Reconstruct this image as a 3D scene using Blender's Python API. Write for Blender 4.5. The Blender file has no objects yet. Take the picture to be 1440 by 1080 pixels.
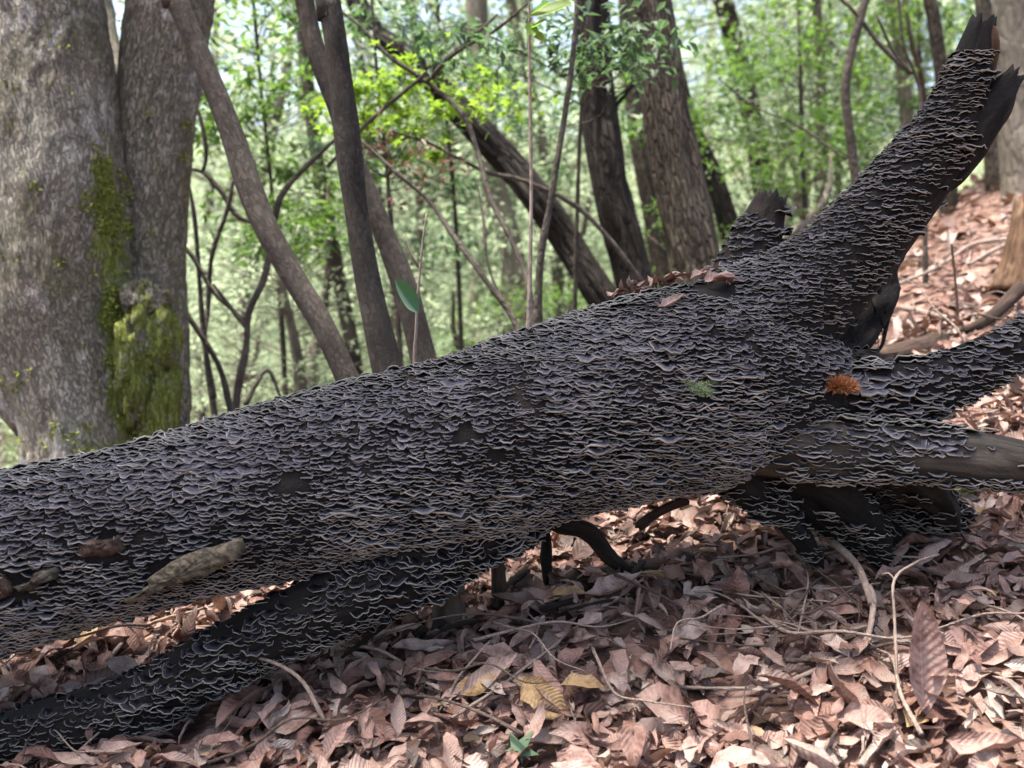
import bpy, math, random
import numpy as np
from mathutils import Vector, Matrix

# ------------------------------------------------------------------ camera, sky, sun, exposure
S = bpy.context.scene
COL = S.collection
RNG = np.random.default_rng(7)
random.seed(7)
R = math.radians

CAMZ = 1.43                      # eye height over the ground at the feet
FPX = 1383.0                     # focal length in pixels of the 1440 px wide frame
PITCH = R(5.8)
cd = bpy.data.cameras.new('camera')
cam = bpy.data.objects.new('camera', cd)
COL.objects.link(cam)
cam.location = (0, 0, CAMZ)
cam.rotation_euler = (R(90) - PITCH, 0, 0)
cd.sensor_width = 36.0
cd.lens = 36.0 * FPX / 1440.0
cd.clip_end = 600
cd.clip_start = 0.05
cd.dof.use_dof = True
cd.dof.focus_distance = 2.35
cd.dof.aperture_fstop = 2.5
S.camera = cam

SUN_DIR = Vector((-0.38, -0.10, 1.5)).normalized()      # towards the sun
sun_el = math.asin(SUN_DIR.z)
sun_az = math.atan2(SUN_DIR.x, SUN_DIR.y)
W = bpy.data.worlds.new('World')
S.world = W
W.use_nodes = True
wn = W.node_tree.nodes
sky = wn.new('ShaderNodeTexSky')
sky.sky_type = 'NISHITA'
sky.sun_disc = False
sky.sun_elevation = sun_el
sky.sun_rotation = sun_az
sky.air_density = 1.0
sky.dust_density = 5.0
wn['Background'].inputs[1].default_value = 0.15
W.node_tree.links.new(sky.outputs[0], wn['Background'].inputs[0])
sl = bpy.data.lights.new('sun', 'SUN')
sl.energy = 3.6
sl.angle = R(2.5)
sl.color = (1.0, 0.95, 0.87)
so = bpy.data.objects.new('sun', sl)
COL.objects.link(so)
so.rotation_euler = SUN_DIR.to_track_quat('Z', 'Y').to_euler()
so.location = (0, 0, 30)
S.view_settings.view_transform = 'Standard'
S.view_settings.look = 'None'
S.view_settings.exposure = 1.9
S.view_settings.gamma = 1.0
S.cycles.use_denoising = True
S.cycles.max_bounces = 7
S.cycles.diffuse_bounces = 4
S.cycles.transmission_bounces = 5
S.cycles.transparent_max_bounces = 8
S.cycles.caustics_reflective = False
S.cycles.caustics_refractive = False


# ------------------------------------------------------------------ helpers
def ray(px, py):
    a = (px - 720.0) / FPX
    b = -(py - 540.0) / FPX
    f = np.array([0, math.cos(PITCH), -math.sin(PITCH)])
    u = np.array([0, math.sin(PITCH), math.cos(PITCH)])
    return f + a * np.array([1.0, 0, 0]) + b * u


def P(px, py, Y):
    """a point of the place: where it stands in the view and how many metres away (world y)"""
    d = ray(px, py)
    return np.array([0, 0, CAMZ]) + d * (Y / d[1])


def _h(ix, iy, iz, seed):
    h = (ix.astype(np.uint32) * np.uint32(374761393) + iy.astype(np.uint32) * np.uint32(668265263)
         + iz.astype(np.uint32) * np.uint32(2246822519) + np.uint32((seed * 3266489917) & 0xffffffff))
    h = (h ^ (h >> np.uint32(13))) * np.uint32(1274126177)
    h = h ^ (h >> np.uint32(16))
    return h.astype(np.float64) / 4294967295.0


def vn(p, seed=0):
    """value noise 0..1 at points (n,3)"""
    p = np.asarray(p, float) + 500.0
    i = np.floor(p).astype(np.int64)
    f = p - i
    f = f * f * (3 - 2 * f)
    r = 0
    for dx in (0, 1):
        wx = f[:, 0] if dx else 1 - f[:, 0]
        for dy in (0, 1):
            wy = f[:, 1] if dy else 1 - f[:, 1]
            for dz in (0, 1):
                wz = f[:, 2] if dz else 1 - f[:, 2]
                r = r + wx * wy * wz * _h(i[:, 0] + dx, i[:, 1] + dy, i[:, 2] + dz, seed)
    return r


def fbm(p, seed=0, oct=3):
    p = np.asarray(p, float)
    a, s, r = 0.5, 0, 0
    for k in range(oct):
        r = r + a * vn(p * (2 ** k), seed + k * 17)
        s += a
        a *= 0.5
    return r / s


def softplus(x):
    return np.log1p(np.exp(-np.abs(x))) + np.maximum(x, 0)


def ground(x, y):
    """height of the forest floor: rises to the right and away, then drops off behind a crest"""
    x = np.asarray(x, float)
    y = np.asarray(y, float)
    b = 0.05 * x + 0.11 * softplus(x * 3) / 3
    yy = np.minimum(y, 14)
    z = CAMZ - 1.0 + b + 0.22 * (yy - 1.95) + 0.0 * x
    yc = 3.7 + 1.0 * softplus((x - 0.3) * 1.2)
    z = z - 0.50 * softplus((y - yc) / 0.45) * 0.45
    z = np.maximum(z, -4.2 + 0.02 * y) + 0.16 * softplus((y - 34) / 3) * 3
    p = np.stack([x * 1.3, y * 1.3, x * 0], -1).reshape(-1, 3)
    z = z + (0.09 * (fbm(p, 3, 3) - 0.5)).reshape(z.shape)
    return z


def G(px, py, h=0.0):
    """where the sight line through a pixel meets the forest floor"""
    d = ray(px, py)
    t = 1.0
    while t < 30:
        q = np.array([0, 0, CAMZ]) + d * t
        if q[2] <= float(ground(q[0], q[1])) + h:
            return q
        t += 0.01
    return q


def make_mesh(name, V, quads=None, tris=None, attrs=None, smooth=True):
    me = bpy.data.meshes.new(name)
    V = np.asarray(V, np.float32)
    me.vertices.add(len(V))
    me.vertices.foreach_set('co', V.ravel())
    idx, st, k = [], [], 0
    if quads is not None and len(quads):
        q = np.asarray(quads, np.int32)
        idx.append(q.ravel())
        st.append(np.arange(len(q)) * 4)
        k = q.size
    if tris is not None and len(tris):
        t = np.asarray(tris, np.int32)
        idx.append(t.ravel())
        st.append(k + np.arange(len(t)) * 3)
    idx = np.concatenate(idx)
    st = np.concatenate(st).astype(np.int32)
    me.loops.add(len(idx))
    me.loops.foreach_set('vertex_index', idx)
    me.polygons.add(len(st))
    me.polygons.foreach_set('loop_start', st)
    if smooth:
        me.polygons.foreach_set('use_smooth', np.ones(len(st), bool))
    for an, arr in (attrs or {}).items():
        arr = np.asarray(arr, np.float32)
        a = me.attributes.new(an, 'FLOAT_VECTOR', 'POINT')
        a.data.foreach_set('vector', arr.ravel())
    me.update(calc_edges=True)
    me.validate()
    return me


def link(name, me, mat=None, parent=None):
    o = bpy.data.objects.new(name, me)
    COL.objects.link(o)
    if mat is not None and me is not None and len(me.materials) == 0:
        me.materials.append(mat)
    if parent is not None:
        o.parent = parent
        o.matrix_parent_inverse = Matrix.Identity(4)
    return o


def tag(o, label=None, cat=None, group=None, kind=None):
    if label: o['label'] = label
    if cat: o['category'] = cat
    if group: o['group'] = group
    if kind: o['kind'] = kind
    return o


def empty(name, label, cat, loc=(0, 0, 0), group=None):
    o = bpy.data.objects.new(name, None)
    COL.objects.link(o)
    o.location = [float(v) for v in loc]
    o.empty_display_size = 0.1
    return tag(o, label, cat, group)


class Acc:
    """collects pieces into one mesh"""
    def __init__(s):
        s.V, s.Q, s.T, s.A, s.n = [], [], [], [], 0

    def add(s, V, Q=None, T=None, A=None):
        s.V.append(V)
        if Q is not None and len(Q): s.Q.append(np.asarray(Q) + s.n)
        if T is not None and len(T): s.T.append(np.asarray(T) + s.n)
        s.A.append(A if A is not None else np.zeros((len(V), 3)))
        s.n += len(V)

    def mesh(s, name, smooth=True, off=None):
        V = np.concatenate(s.V)
        if off is not None: V = V - np.asarray(off)
        return make_mesh(name, V, np.concatenate(s.Q) if s.Q else None, np.concatenate(s.T) if s.T else None,
                         {'st': np.concatenate(s.A)}, smooth)


def catmull(pts, step):
    pts = np.asarray(pts, float)
    p = np.vstack([2 * pts[0] - pts[1], pts, 2 * pts[-1] - pts[-2]])
    out = []
    for i in range(1, len(p) - 2):
        L = np.linalg.norm(p[i + 1, :3] - p[i, :3])
        n = max(2, int(math.ceil(L / step)))
        t = np.linspace(0, 1, n, endpoint=False)[:, None]
        a, b, c, d = p[i - 1], p[i], p[i + 1], p[i + 2]
        out.append(0.5 * ((2 * b) + (c - a) * t + (2 * a - 5 * b + 4 * c - d) * t ** 2 + (3 * b - a - 3 * c + d) * t ** 3))
    out.append(pts[-1][None])
    return np.vstack(out)


class Tube:
    """a limb: points (x,y,z,r) along its middle, swept with a displaced round section"""
    def __init__(s, pts, seg=24, step=0.05, disp=None, jag=(0, 0), seed=0):
        C = catmull(pts, step)
        s.C, s.r = C[:, :3], np.maximum(C[:, 3], 0.0008)
        n = len(C)
        T = np.gradient(s.C, axis=0)
        T /= np.linalg.norm(T, axis=1)[:, None] + 1e-12
        N = np.zeros_like(T)
        ref = np.array([0, -1.0, 0.2]) if abs(T[0][1]) < 0.8 else np.array([0, 0, 1.0])
        v = ref - T[0] * ref.dot(T[0])
        N[0] = v / np.linalg.norm(v)
        for i in range(1, n):
            v = N[i - 1] - T[i] * N[i - 1].dot(T[i])
            N[i] = v / (np.linalg.norm(v) + 1e-12)
        B = np.cross(T, N)
        s.T, s.N, s.B = T, N, B
        L = np.concatenate([[0], np.cumsum(np.linalg.norm(np.diff(s.C, axis=0), axis=1))])
        s.L = L
        th = np.linspace(0, 2 * math.pi, seg, endpoint=False)
        s.seg, s.n = seg, n
        cs, sn = np.cos(th), np.sin(th)
        rr = np.repeat(s.r[:, None], seg, 1)
        bk = np.stack([rr * cs, rr * sn, np.repeat(L[:, None], seg, 1)], -1)
        off = 0
        if disp is not None:
            off = disp(bk.reshape(-1, 3)).reshape(n, seg)
        R_ = np.maximum(rr + off, rr * 0.3)
        V = s.C[:, None] + R_[..., None] * (cs[None, :, None] * N[:, None] + sn[None, :, None] * B[:, None])
        for e, amp in zip((0, -1), jag):
            if amp:
                k = vn(bk[e] * np.array([30, 30, 0]) / max(0.05, s.r[e] * 8) + seed, seed + 5)
                k2 = vn(bk[e] * np.array([90, 90, 0]) / max(0.05, s.r[e] * 8) + seed, seed + 9)
                V[e] += (T[e] * (1 if e == -1 else -1)) * (amp * (k + 0.5 * k2 - 0.7))[:, None]
        s.grid = V
        s.bk = bk
        i = np.arange(n - 1)[:, None] * seg
        j = np.arange(seg)[None]
        j2 = (j + 1) % seg
        s.Q = np.stack([i + j, i + j2, i + seg + j2, i + seg + j], -1).reshape(-1, 4)
        s.V = np.vstack([V.reshape(-1, 3), V[0].mean(0) + T[0] * s.r[0] * 0.3, V[-1].mean(0) - T[-1] * s.r[-1] * 0.35])
        a = n * seg
        jj = np.arange(seg)
        s.Tr = np.vstack([np.stack([np.full(seg, a), (jj + 1) % seg, jj], -1),
                          np.stack([np.full(seg, a + 1), a - seg + jj, a - seg + (jj + 1) % seg], -1)])
        s.A = np.vstack([bk.reshape(-1, 3), [[0, 0, 0]], [[0, 0, L[-1]]]])
        # surface normals on the grid
        du = np.roll(V, -1, 1) - np.roll(V, 1, 1)
        dv = np.gradient(V, axis=0)
        nn = np.cross(du, dv)
        s.nrm = nn / (np.linalg.norm(nn, axis=2)[..., None] + 1e-12)
        if (s.nrm[n // 2] * (V[n // 2] - s.C[n // 2])).sum() < 0:
            s.nrm = -s.nrm

    def mesh(s, name, off=(0, 0, 0), smooth=True):
        return make_mesh(name, s.V - np.asarray(off), s.Q, s.Tr, {'st': s.A}, smooth)

    def at(s, L, th):
        """surface point, normal, axis at arc length L and angle th"""
        f = np.interp(L, s.L, np.arange(s.n))
        i = min(int(f), s.n - 2)
        f -= i
        g = (th % (2 * math.pi)) / (2 * math.pi) * s.seg
        j = int(g) % s.seg
        g -= int(g)
        j2 = (j + 1) % s.seg
        A = s.grid
        p = (A[i, j] * (1 - g) + A[i, j2] * g) * (1 - f) + (A[i + 1, j] * (1 - g) + A[i + 1, j2] * g) * f
        nn = s.nrm[i, j] * (1 - f) * (1 - g) + s.nrm[i, j2] * (1 - f) * g + s.nrm[i + 1, j] * f * (1 - g) + s.nrm[i + 1, j2] * f * g
        return p, nn / np.linalg.norm(nn), s.T[i]

    def inside(s, p, k=0.93):
        d = np.linalg.norm(s.C - p, axis=1) / s.r
        i = d.argmin()
        t = (p - s.C[i]).dot(s.T[i])
        if (i == 0 and t < 0) or (i == s.n - 1 and t > 0):
            return False
        return d[i] < k


def px_pts(lst):
    """[(px,py,Y,rpx)] -> [(x,y,z,r)]"""
    return [tuple(P(a, b, Y)) + (r * Y / FPX,) for a, b, Y, r in lst]


# ------------------------------------------------------------------ materials
class NT:
    def __init__(s, name):
        s.m = bpy.data.materials.new(name)
        s.m.use_nodes = True
        s.t = s.m.node_tree
        s.t.nodes.clear()
        s.out = s.t.nodes.new('ShaderNodeOutputMaterial')

    def n(s, typ, ins=None, **kw):
        nd = s.t.nodes.new('ShaderNode' + typ)
        for k, v in kw.items():
            setattr(nd, k, v)
        for k, v in (ins or {}).items():
            s.set(nd.inputs[k], v)
        return nd

    def set(s, sock, v):
        if hasattr(v, 'bl_idname') and not hasattr(v, 'is_linked'):
            v = v.outputs[0]
        if hasattr(v, 'is_linked'):
            s.t.links.new(v, sock)
        else:
            if isinstance(v, (tuple, list)) and len(v) == 3 and sock.type == 'RGBA':
                v = tuple(v) + (1,)
            sock.default_value = v

    def math(s, op, a, b=0.0, c=None, clamp=False):
        nd = s.n('Math', {0: a, 1: b}, operation=op, use_clamp=clamp)
        if c is not None: s.set(nd.inputs[2], c)
        return nd.outputs[0]

    def mix(s, f, a, b, blend='MIX'):
        nd = s.t.nodes.new('ShaderNodeMix')
        nd.data_type = 'RGBA'
        nd.blend_type = blend
        s.set(nd.inputs[0], f)
        s.set(nd.inputs[6], a)
        s.set(nd.inputs[7], b)
        return nd.outputs[2]

    def ramp(s, f, stops, interp='LINEAR'):
        nd = s.n('ValToRGB', {0: f})
        cr = nd.color_ramp
        cr.interpolation = interp
        while len(cr.elements) < len(stops): cr.elements.new(0.5)
        for e, (p, c) in zip(cr.elements, stops):
            e.position = p
            e.color = tuple(c) + (1,) if len(c) == 3 else c
        return nd.outputs[0]

    def noise(s, vec, scale, detail=4, rough=0.55, dist=0.0):
        return s.n('TexNoise', {'Vector': vec, 'Scale': scale, 'Detail': detail, 'Roughness': rough, 'Distortion': dist}).outputs[0]

    def smooth(s, v, a, b):
        return s.n('MapRange', {0: v, 1: a, 2: b, 3: 0.0, 4: 1.0}, interpolation_type='SMOOTHSTEP').outputs[0]

    def attr(s, name='st'):
        return s.n('Attribute', attribute_name=name)

    def vmul(s, v, k):
        return s.n('VectorMath', {0: v, 1: k}, operation='MULTIPLY').outputs[0]

    def bump(s, h, strength=0.5, dist=0.01, normal=None):
        nd = s.n('Bump', {'Height': h, 'Strength': strength, 'Distance': dist})
        if normal is not None: s.set(nd.inputs['Normal'], normal)
        return nd.outputs[0]

    def principled(s, col, rough=0.8, normal=None, spec=0.3):
        nd = s.n('BsdfPrincipled', {'Base Color': col, 'Roughness': rough, 'Specular IOR Level': spec})
        if normal is not None: s.set(nd.inputs['Normal'], normal)
        s.t.links.new(nd.outputs[0], s.out.inputs[0])
        return nd


def mat_bracket():
    k = NT('turkey_tail_fungus')
    a = k.attr()
    sep = k.n('SeparateXYZ', {0: a.outputs['Vector']})
    rho, rnd = sep.outputs[0], sep.outputs[2]
    geo = k.n('NewGeometry')
    nz = k.noise(geo.outputs['Position'], 60, 3)
    r2 = k.math('ADD', rho, k.math('MULTIPLY', k.math('SUBTRACT', nz, 0.5), 0.10))
    f = k.math('MULTIPLY', r2, 0.5, clamp=True)
    zones_shade = k.ramp(f, [(0.0, (0.006, 0.006, 0.007)), (0.15, (0.014, 0.014, 0.017)), (0.24, (0.055, 0.053, 0.066)),
                       (0.28, (0.035, 0.034, 0.043)), (0.34, (0.125, 0.120, 0.150)), (0.38, (0.080, 0.077, 0.096)),
                       (0.43, (0.150, 0.145, 0.180)), (0.47, (0.175, 0.168, 0.198)), (0.50, (0.16, 0.15, 0.165)), (0.55, (0.05, 0.044, 0.039)), (0.7, (0.022, 0.019, 0.016))])  # growth zones; inner cap and underside blackened to paint shade between shelves
    rim = k.math('MULTIPLY', k.smooth(r2, 0.93, 0.985), k.math('SUBTRACT', 1.0, k.smooth(r2, 1.03, 1.16)))
    big = k.noise(geo.outputs['Position'], 5, 3)
    v = k.math('MAXIMUM', 0.06, k.math('ADD', k.math('MULTIPLY', rnd, 0.36), k.math('ADD', k.math('MULTIPLY', big, 0.36), 0.02)))
    col = k.mix(1.0, zones_shade, k.n('CombineColor', {0: v, 1: v, 2: v}).outputs[0], 'MULTIPLY')
    rv = k.math('MULTIPLY', rim, k.math('MULTIPLY', k.noise(geo.outputs['Position'], 18, 3), 1.25))
    col = k.mix(rv, col, (0.40, 0.37, 0.315))
    fine = k.noise(geo.outputs['Position'], 320, 3)
    h = k.math('ADD', k.math('MULTIPLY', k.math('SINE', k.math('MULTIPLY', r2, 38)), 0.4), fine)
    k.principled(col, 0.95, k.bump(h, 0.5, 0.0012), 0.06)
    return k.m


def mat_deadwood(name, c0, c1, c2, scale=1.0, bumpd=0.008, moss=0.0):
    k = NT(name)
    a = k.attr().outputs['Vector']
    st = k.vmul(a, (1, 1, 0.14))
    n1 = k.noise(st, 26 * scale, 6, 0.65, 0.4)
    n2 = k.noise(a, 7 * scale, 4)
    n3 = k.noise(a, 110 * scale, 4, 0.7)
    col = k.mix(k.smooth(n1, 0.35, 0.68), c0, c1)
    col = k.mix(k.math('MULTIPLY', k.smooth(n2, 0.55, 0.75), 0.7), col, c2)
    if moss:
        geo = k.n('NewGeometry')
        up = k.n('SeparateXYZ', {0: geo.outputs['Normal']}).outputs[2]
        mk = k.math('MULTIPLY', k.smooth(k.math('ADD', up, k.math('MULTIPLY', n2, 1.2)), 0.75, 1.25), moss)
        col = k.mix(mk, col, k.mix(n3, (0.05, 0.075, 0.012), (0.16, 0.18, 0.035)))
    h = k.math('ADD', n1, k.math('MULTIPLY', n3, 0.35))
    k.principled(col, 0.85, k.bump(h, 0.9, bumpd), 0.2)
    return k.m


def mat_bark(name, dark, mid, pale, vscale=20, stretch=0.22, furrow=0.55, bumpd=0.02, spots=0.0, moss=False, speck=0.0, ridged=False):
    """straightened coordinates: x,y round the stem, z along it"""
    k = NT(name)
    a = k.attr().outputs['Vector']
    st = k.vmul(a, (1, 1, stretch))
    vor = k.n('TexVoronoi', {'Vector': st, 'Scale': vscale, 'Randomness': 1.0}, feature='DISTANCE_TO_EDGE').outputs[0]
    wn_ = k.n('TexNoise', {'Vector': st, 'Scale': vscale * 0.8, 'Detail': 6.0, 'Roughness': 0.65})
    n1 = wn_.outputs[0]
    crack = k.smooth(k.math('ADD', vor, k.math('MULTIPLY', k.math('SUBTRACT', n1, 0.5), 0.6)), 0.0, 0.25)
    if ridged:
        rg = k.math('ABSOLUTE', k.math('SUBTRACT', k.noise(st, vscale * 0.75, 7, 0.72, 0.6), 0.5))
        crack = k.smooth(rg, 0.0, 0.055)
    n2 = k.noise(a, 3.2, 5, 0.6)
    n3 = k.noise(a, 60, 5, 0.7)
    col = k.mix(k.smooth(n1, 0.3, 0.7), dark, mid)
    col = k.mix(k.math('MULTIPLY', k.smooth(n2, 0.42, 0.7), 0.75), col, pale)
    col = k.mix(k.math('MULTIPLY', k.math('SUBTRACT', 1.0, crack), furrow), col, tuple(0.35 * c for c in dark))
    if spots:
        n5 = k.noise(k.vmul(a, (1, 1, 0.8)), 5.5, 6, 0.68)
        col = k.mix(k.math('MULTIPLY', k.smooth(n5, 0.55, 0.64), spots), col, (0.46, 0.43, 0.40))
        n6 = k.noise(a, 2.6, 6, 0.65)
        col = k.mix(k.math('MULTIPLY', k.smooth(n6, 0.48, 0.62), 0.5), col, (0.22, 0.155, 0.122))
        n8 = k.noise(k.vmul(a, (1, 1, 0.7)), 3.7, 6, 0.7)
        col = k.mix(k.math('MULTIPLY', k.smooth(n8, 0.50, 0.64), 0.7), col, (0.12, 0.115, 0.055))
    if speck:
        n7 = k.noise(k.vmul(a, (1, 1, 1.6)), 45, 3, 0.7)
        col = k.mix(k.math('MULTIPLY', k.smooth(n7, 0.6, 0.7), speck), col, pale)
    col = k.mix(k.math('MULTIPLY', k.smooth(n3, 0.35, 0.75), 0.35), col, tuple(min(1, 1.5 * c) for c in mid))
    h = k.math('ADD', k.math('MULTIPLY', crack, 0.8), k.math('MULTIPLY', n3, 0.45))
    if moss:
        mk = k.n('SeparateXYZ', {0: k.attr('moss').outputs['Vector']}).outputs[0]
        mm = k.smooth(k.math('ADD', mk, k.math('MULTIPLY', k.math('SUBTRACT', k.noise(a, 11, 7, 0.75), 0.5), 1.7)), 0.42, 0.72)
        mcol = k.mix(k.noise(a, 40, 4, 0.7), (0.07, 0.09, 0.014), (0.27, 0.31, 0.05))
        col = k.mix(k.math('MULTIPLY', mm, 0.92), col, mcol)
    k.principled(col, 0.88, k.bump(h, 1.0, bumpd), 0.18)
    return k.m


def mat_foliage(name, c0, c1, tr, tmix=0.5):
    k = NT(name)
    sep = k.n('SeparateXYZ', {0: k.attr().outputs['Vector']})
    col = k.mix(sep.outputs[0], c0, c1)
    oi = k.n('ObjectInfo').outputs['Random']
    hs = k.n('HueSaturation', {'Color': col, 'Hue': k.math('ADD', 0.475, k.math('MULTIPLY', oi, 0.05)),
                               'Value': k.math('ADD', 0.75, k.math('MULTIPLY', oi, 0.5))}).outputs[0]
    d = k.n('BsdfPrincipled', {'Base Color': hs, 'Roughness': 0.5, 'Specular IOR Level': 0.35})
    t = k.n('BsdfTranslucent', {'Color': k.mix(sep.outputs[1], tr, tuple(0.55 * x for x in tr))})
    m = k.n('MixShader', {0: tmix, 1: d, 2: t})
    k.t.links.new(m.outputs[0], k.out.inputs[0])
    return k.m


def mat_litter(name):
    k = NT(name)
    sep = k.n('SeparateXYZ', {0: k.attr().outputs['Vector']})
    u, v, rnd = sep.outputs
    av = k.math('ABSOLUTE', v)
    geo = k.n('NewGeometry')
    pal = k.ramp(rnd, [(0.0, (0.045, 0.024, 0.018)), (0.12, (0.13, 0.065, 0.050)), (0.25, (0.25, 0.145, 0.118)),
                       (0.42, (0.34, 0.222, 0.188)), (0.55, (0.16, 0.078, 0.055)), (0.70, (0.40, 0.285, 0.242)),
                       (0.82, (0.25, 0.158, 0.132)), (0.92, (0.47, 0.375, 0.325)), (0.97, (0.30, 0.255, 0.225)), (1.0, (0.34, 0.22, 0.10))])
    n1 = k.noise(geo.outputs['Position'], 32, 5, 0.65)
    n2 = k.noise(geo.outputs['Position'], 210, 3, 0.6)
    col = k.mix(k.smooth(n1, 0.40, 0.72), pal, k.mix(1.0, pal, (0.42, 0.35, 0.33), 'MULTIPLY'))
    col = k.mix(k.math('MULTIPLY', k.smooth(n2, 0.52, 0.7), 0.5), col, k.mix(1.0, col, (0.55, 0.5, 0.48), 'MULTIPLY'))
    col = k.mix(k.math('MULTIPLY', k.smooth(k.noise(geo.outputs['Position'], 10, 2), 0.5, 0.66), 0.4), col, (0.21, 0.178, 0.152))
    col = k.mix(1.0, col, (0.96, 0.97, 0.96), 'MULTIPLY')
    sv = k.math('SINE', k.math('MULTIPLY', k.math('SUBTRACT', u, k.math('MULTIPLY', av, 0.16)), k.math('ADD', 62, k.math('MULTIPLY', rnd, 40))))
    vein = k.math('MULTIPLY', k.smooth(sv, 0.75, 1.0), 0.2)
    mid = k.math('SUBTRACT', 1.0, k.smooth(av, 0.02, 0.075))
    col = k.mix(k.math('MAXIMUM', vein, k.math('MULTIPLY', mid, 0.5)), col, k.mix(1.0, col, (1.45, 1.4, 1.35), 'MULTIPLY'))
    h = k.math('ADD', k.math('MULTIPLY', sv, 0.5), k.math('ADD', mid, k.math('MULTIPLY', n2, 0.5)))
    d = k.n('BsdfPrincipled', {'Base Color': col, 'Roughness': 0.62, 'Specular IOR Level': 0.35,
                               'Normal': k.bump(h, 0.5, 0.002)})
    t = k.n('BsdfTranslucent', {'Color': k.mix(1.0, col, (1.0, 0.72, 0.5), 'MULTIPLY')})
    m = k.n('MixShader', {0: 0.12, 1: d, 2: t})
    k.t.links.new(m.outputs[0], k.out.inputs[0])
    return k.m


def mat_ground():
    k = NT('forest_floor')
    geo = k.n('NewGeometry')
    p = geo.outputs['Position']
    vor = k.n('TexVoronoi', {'Vector': p, 'Scale': 16.0}, feature='F1')
    n1 = k.noise(p, 9, 6, 0.7)
    n2 = k.noise(p, 0.35, 4, 0.6)
    cell = k.n('SeparateColor', {0: vor.outputs['Color']}).outputs[0]
    col = k.ramp(cell, [(0, (0.04, 0.024, 0.018)), (0.35, (0.14, 0.082, 0.064)), (0.7, (0.26, 0.16, 0.125)), (1, (0.36, 0.24, 0.19))])
    col = k.mix(k.smooth(n1, 0.35, 0.65), k.mix(1.0, col, (0.35, 0.32, 0.32), 'MULTIPLY'), col)
    yy = k.n('SeparateXYZ', {0: p}).outputs[1]
    far = k.math('MULTIPLY', k.smooth(yy, 9.0, 16.0), k.smooth(n2, 0.3, 0.6))
    col = k.mix(far, col, k.mix(n1, (0.06, 0.10, 0.03), (0.20, 0.22, 0.09)))
    k.principled(col, 0.9, k.bump(k.math('ADD', n1, vor.outputs['Distance']), 0.8, 0.03), 0.15)
    return k.m


M = {}
M['bracket'] = mat_bracket()
M['dead'] = mat_deadwood('shade_darkened_wood', (0.004, 0.0034, 0.003), (0.013, 0.011, 0.0095), (0.03, 0.022, 0.017), 1.5, 0.012)  # dark wood, its colour deepened further to paint shade between the brackets
M['dead_brown'] = mat_deadwood('brown_rotten_wood', (0.022, 0.014, 0.010), (0.075, 0.048, 0.035), (0.13, 0.085, 0.06), 2.2, 0.012)
M['dead_grey'] = mat_deadwood('weathered_grey_wood', (0.025, 0.021, 0.017), (0.075, 0.064, 0.05), (0.12, 0.10, 0.075), 1.4)
M['dead_moss'] = mat_deadwood('mossy_wood', (0.03, 0.024, 0.018), (0.085, 0.068, 0.052), (0.15, 0.125, 0.09), moss=0.3)
M['bark_flake'] = mat_deadwood('bark_flake_wood', (0.04, 0.034, 0.024), (0.17, 0.14, 0.10), (0.10, 0.105, 0.045), 3.0, 0.012)
M['stub'] = mat_deadwood('stub_wood', (0.009, 0.007, 0.006), (0.030, 0.022, 0.017), (0.06, 0.042, 0.031), 1.6, 0.012)
M['char'] = mat_deadwood('charred_root_wood', (0.006, 0.0055, 0.005), (0.022, 0.018, 0.016), (0.035, 0.022, 0.018), 2.0, 0.02)
M['split'] = mat_deadwood('fresh_split_wood', (0.05, 0.026, 0.014), (0.15, 0.09, 0.055), (0.21, 0.14, 0.09), 2.0)
M['bark_big'] = mat_bark('mossy_grey_bark', (0.13, 0.115, 0.085), (0.245, 0.222, 0.172), (0.36, 0.335, 0.285), 110, 0.30, 0.4, 0.009, 0.8, True, 0.0, True)
M['bark_furrow'] = mat_bark('furrowed_brown_bark', (0.026, 0.021, 0.016), (0.082, 0.065, 0.048), (0.15, 0.122, 0.092), 55, 0.2, 0.7, 0.014)
M['bark_dark'] = mat_bark('dark_furrowed_bark', (0.011, 0.009, 0.008), (0.034, 0.028, 0.023), (0.066, 0.055, 0.045), 36, 0.2, 0.7, 0.02)
M['bark_smooth'] = mat_bark('smooth_brown_bark', (0.038, 0.031, 0.025), (0.068, 0.055, 0.045), (0.13, 0.11, 0.09), 60, 0.5, 0.2, 0.003, 0.0, False, 0.8, True)
M['bark_bow'] = mat_bark('bowed_tree_bark', (0.020, 0.017, 0.014), (0.042, 0.035, 0.029), (0.082, 0.070, 0.058), 60, 0.5, 0.2, 0.003, 0.0, False, 0.6, True)
M['bark_thin'] = mat_bark('thin_dark_bark', (0.03, 0.025, 0.02), (0.07, 0.058, 0.047), (0.12, 0.10, 0.082), 40, 0.5, 0.15, 0.004, 0.0, False, 0.4)
M['bark_pale'] = mat_bark('pale_tan_bark', (0.10, 0.085, 0.065), (0.18, 0.155, 0.122), (0.26, 0.225, 0.18), 22, 0.3, 0.3, 0.008)
M['twig'] = mat_bark('pale_twig_bark', (0.12, 0.085, 0.068), (0.24, 0.185, 0.15), (0.38, 0.31, 0.26), 60, 0.4, 0.2, 0.002, 0.0, False, 0.5)
M['twig_dark'] = mat_bark('dark_twig_bark', (0.03, 0.022, 0.018), (0.085, 0.062, 0.05), (0.16, 0.125, 0.10), 60, 0.4, 0.2, 0.002, 0.0, False, 0.5)
M['leaf_mid'] = mat_foliage('green_leaf', (0.04, 0.085, 0.025), (0.085, 0.15, 0.04), (0.20, 0.36, 0.06), 0.45)
M['leaf_cool'] = mat_foliage('cool_green_leaf', (0.035, 0.075, 0.04), (0.075, 0.13, 0.075), (0.15, 0.27, 0.10), 0.4)
M['leaf_bright'] = mat_foliage('bright_maple_leaf', (0.07, 0.125, 0.02), (0.12, 0.19, 0.03), (0.32, 0.50, 0.05), 0.55)
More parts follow.
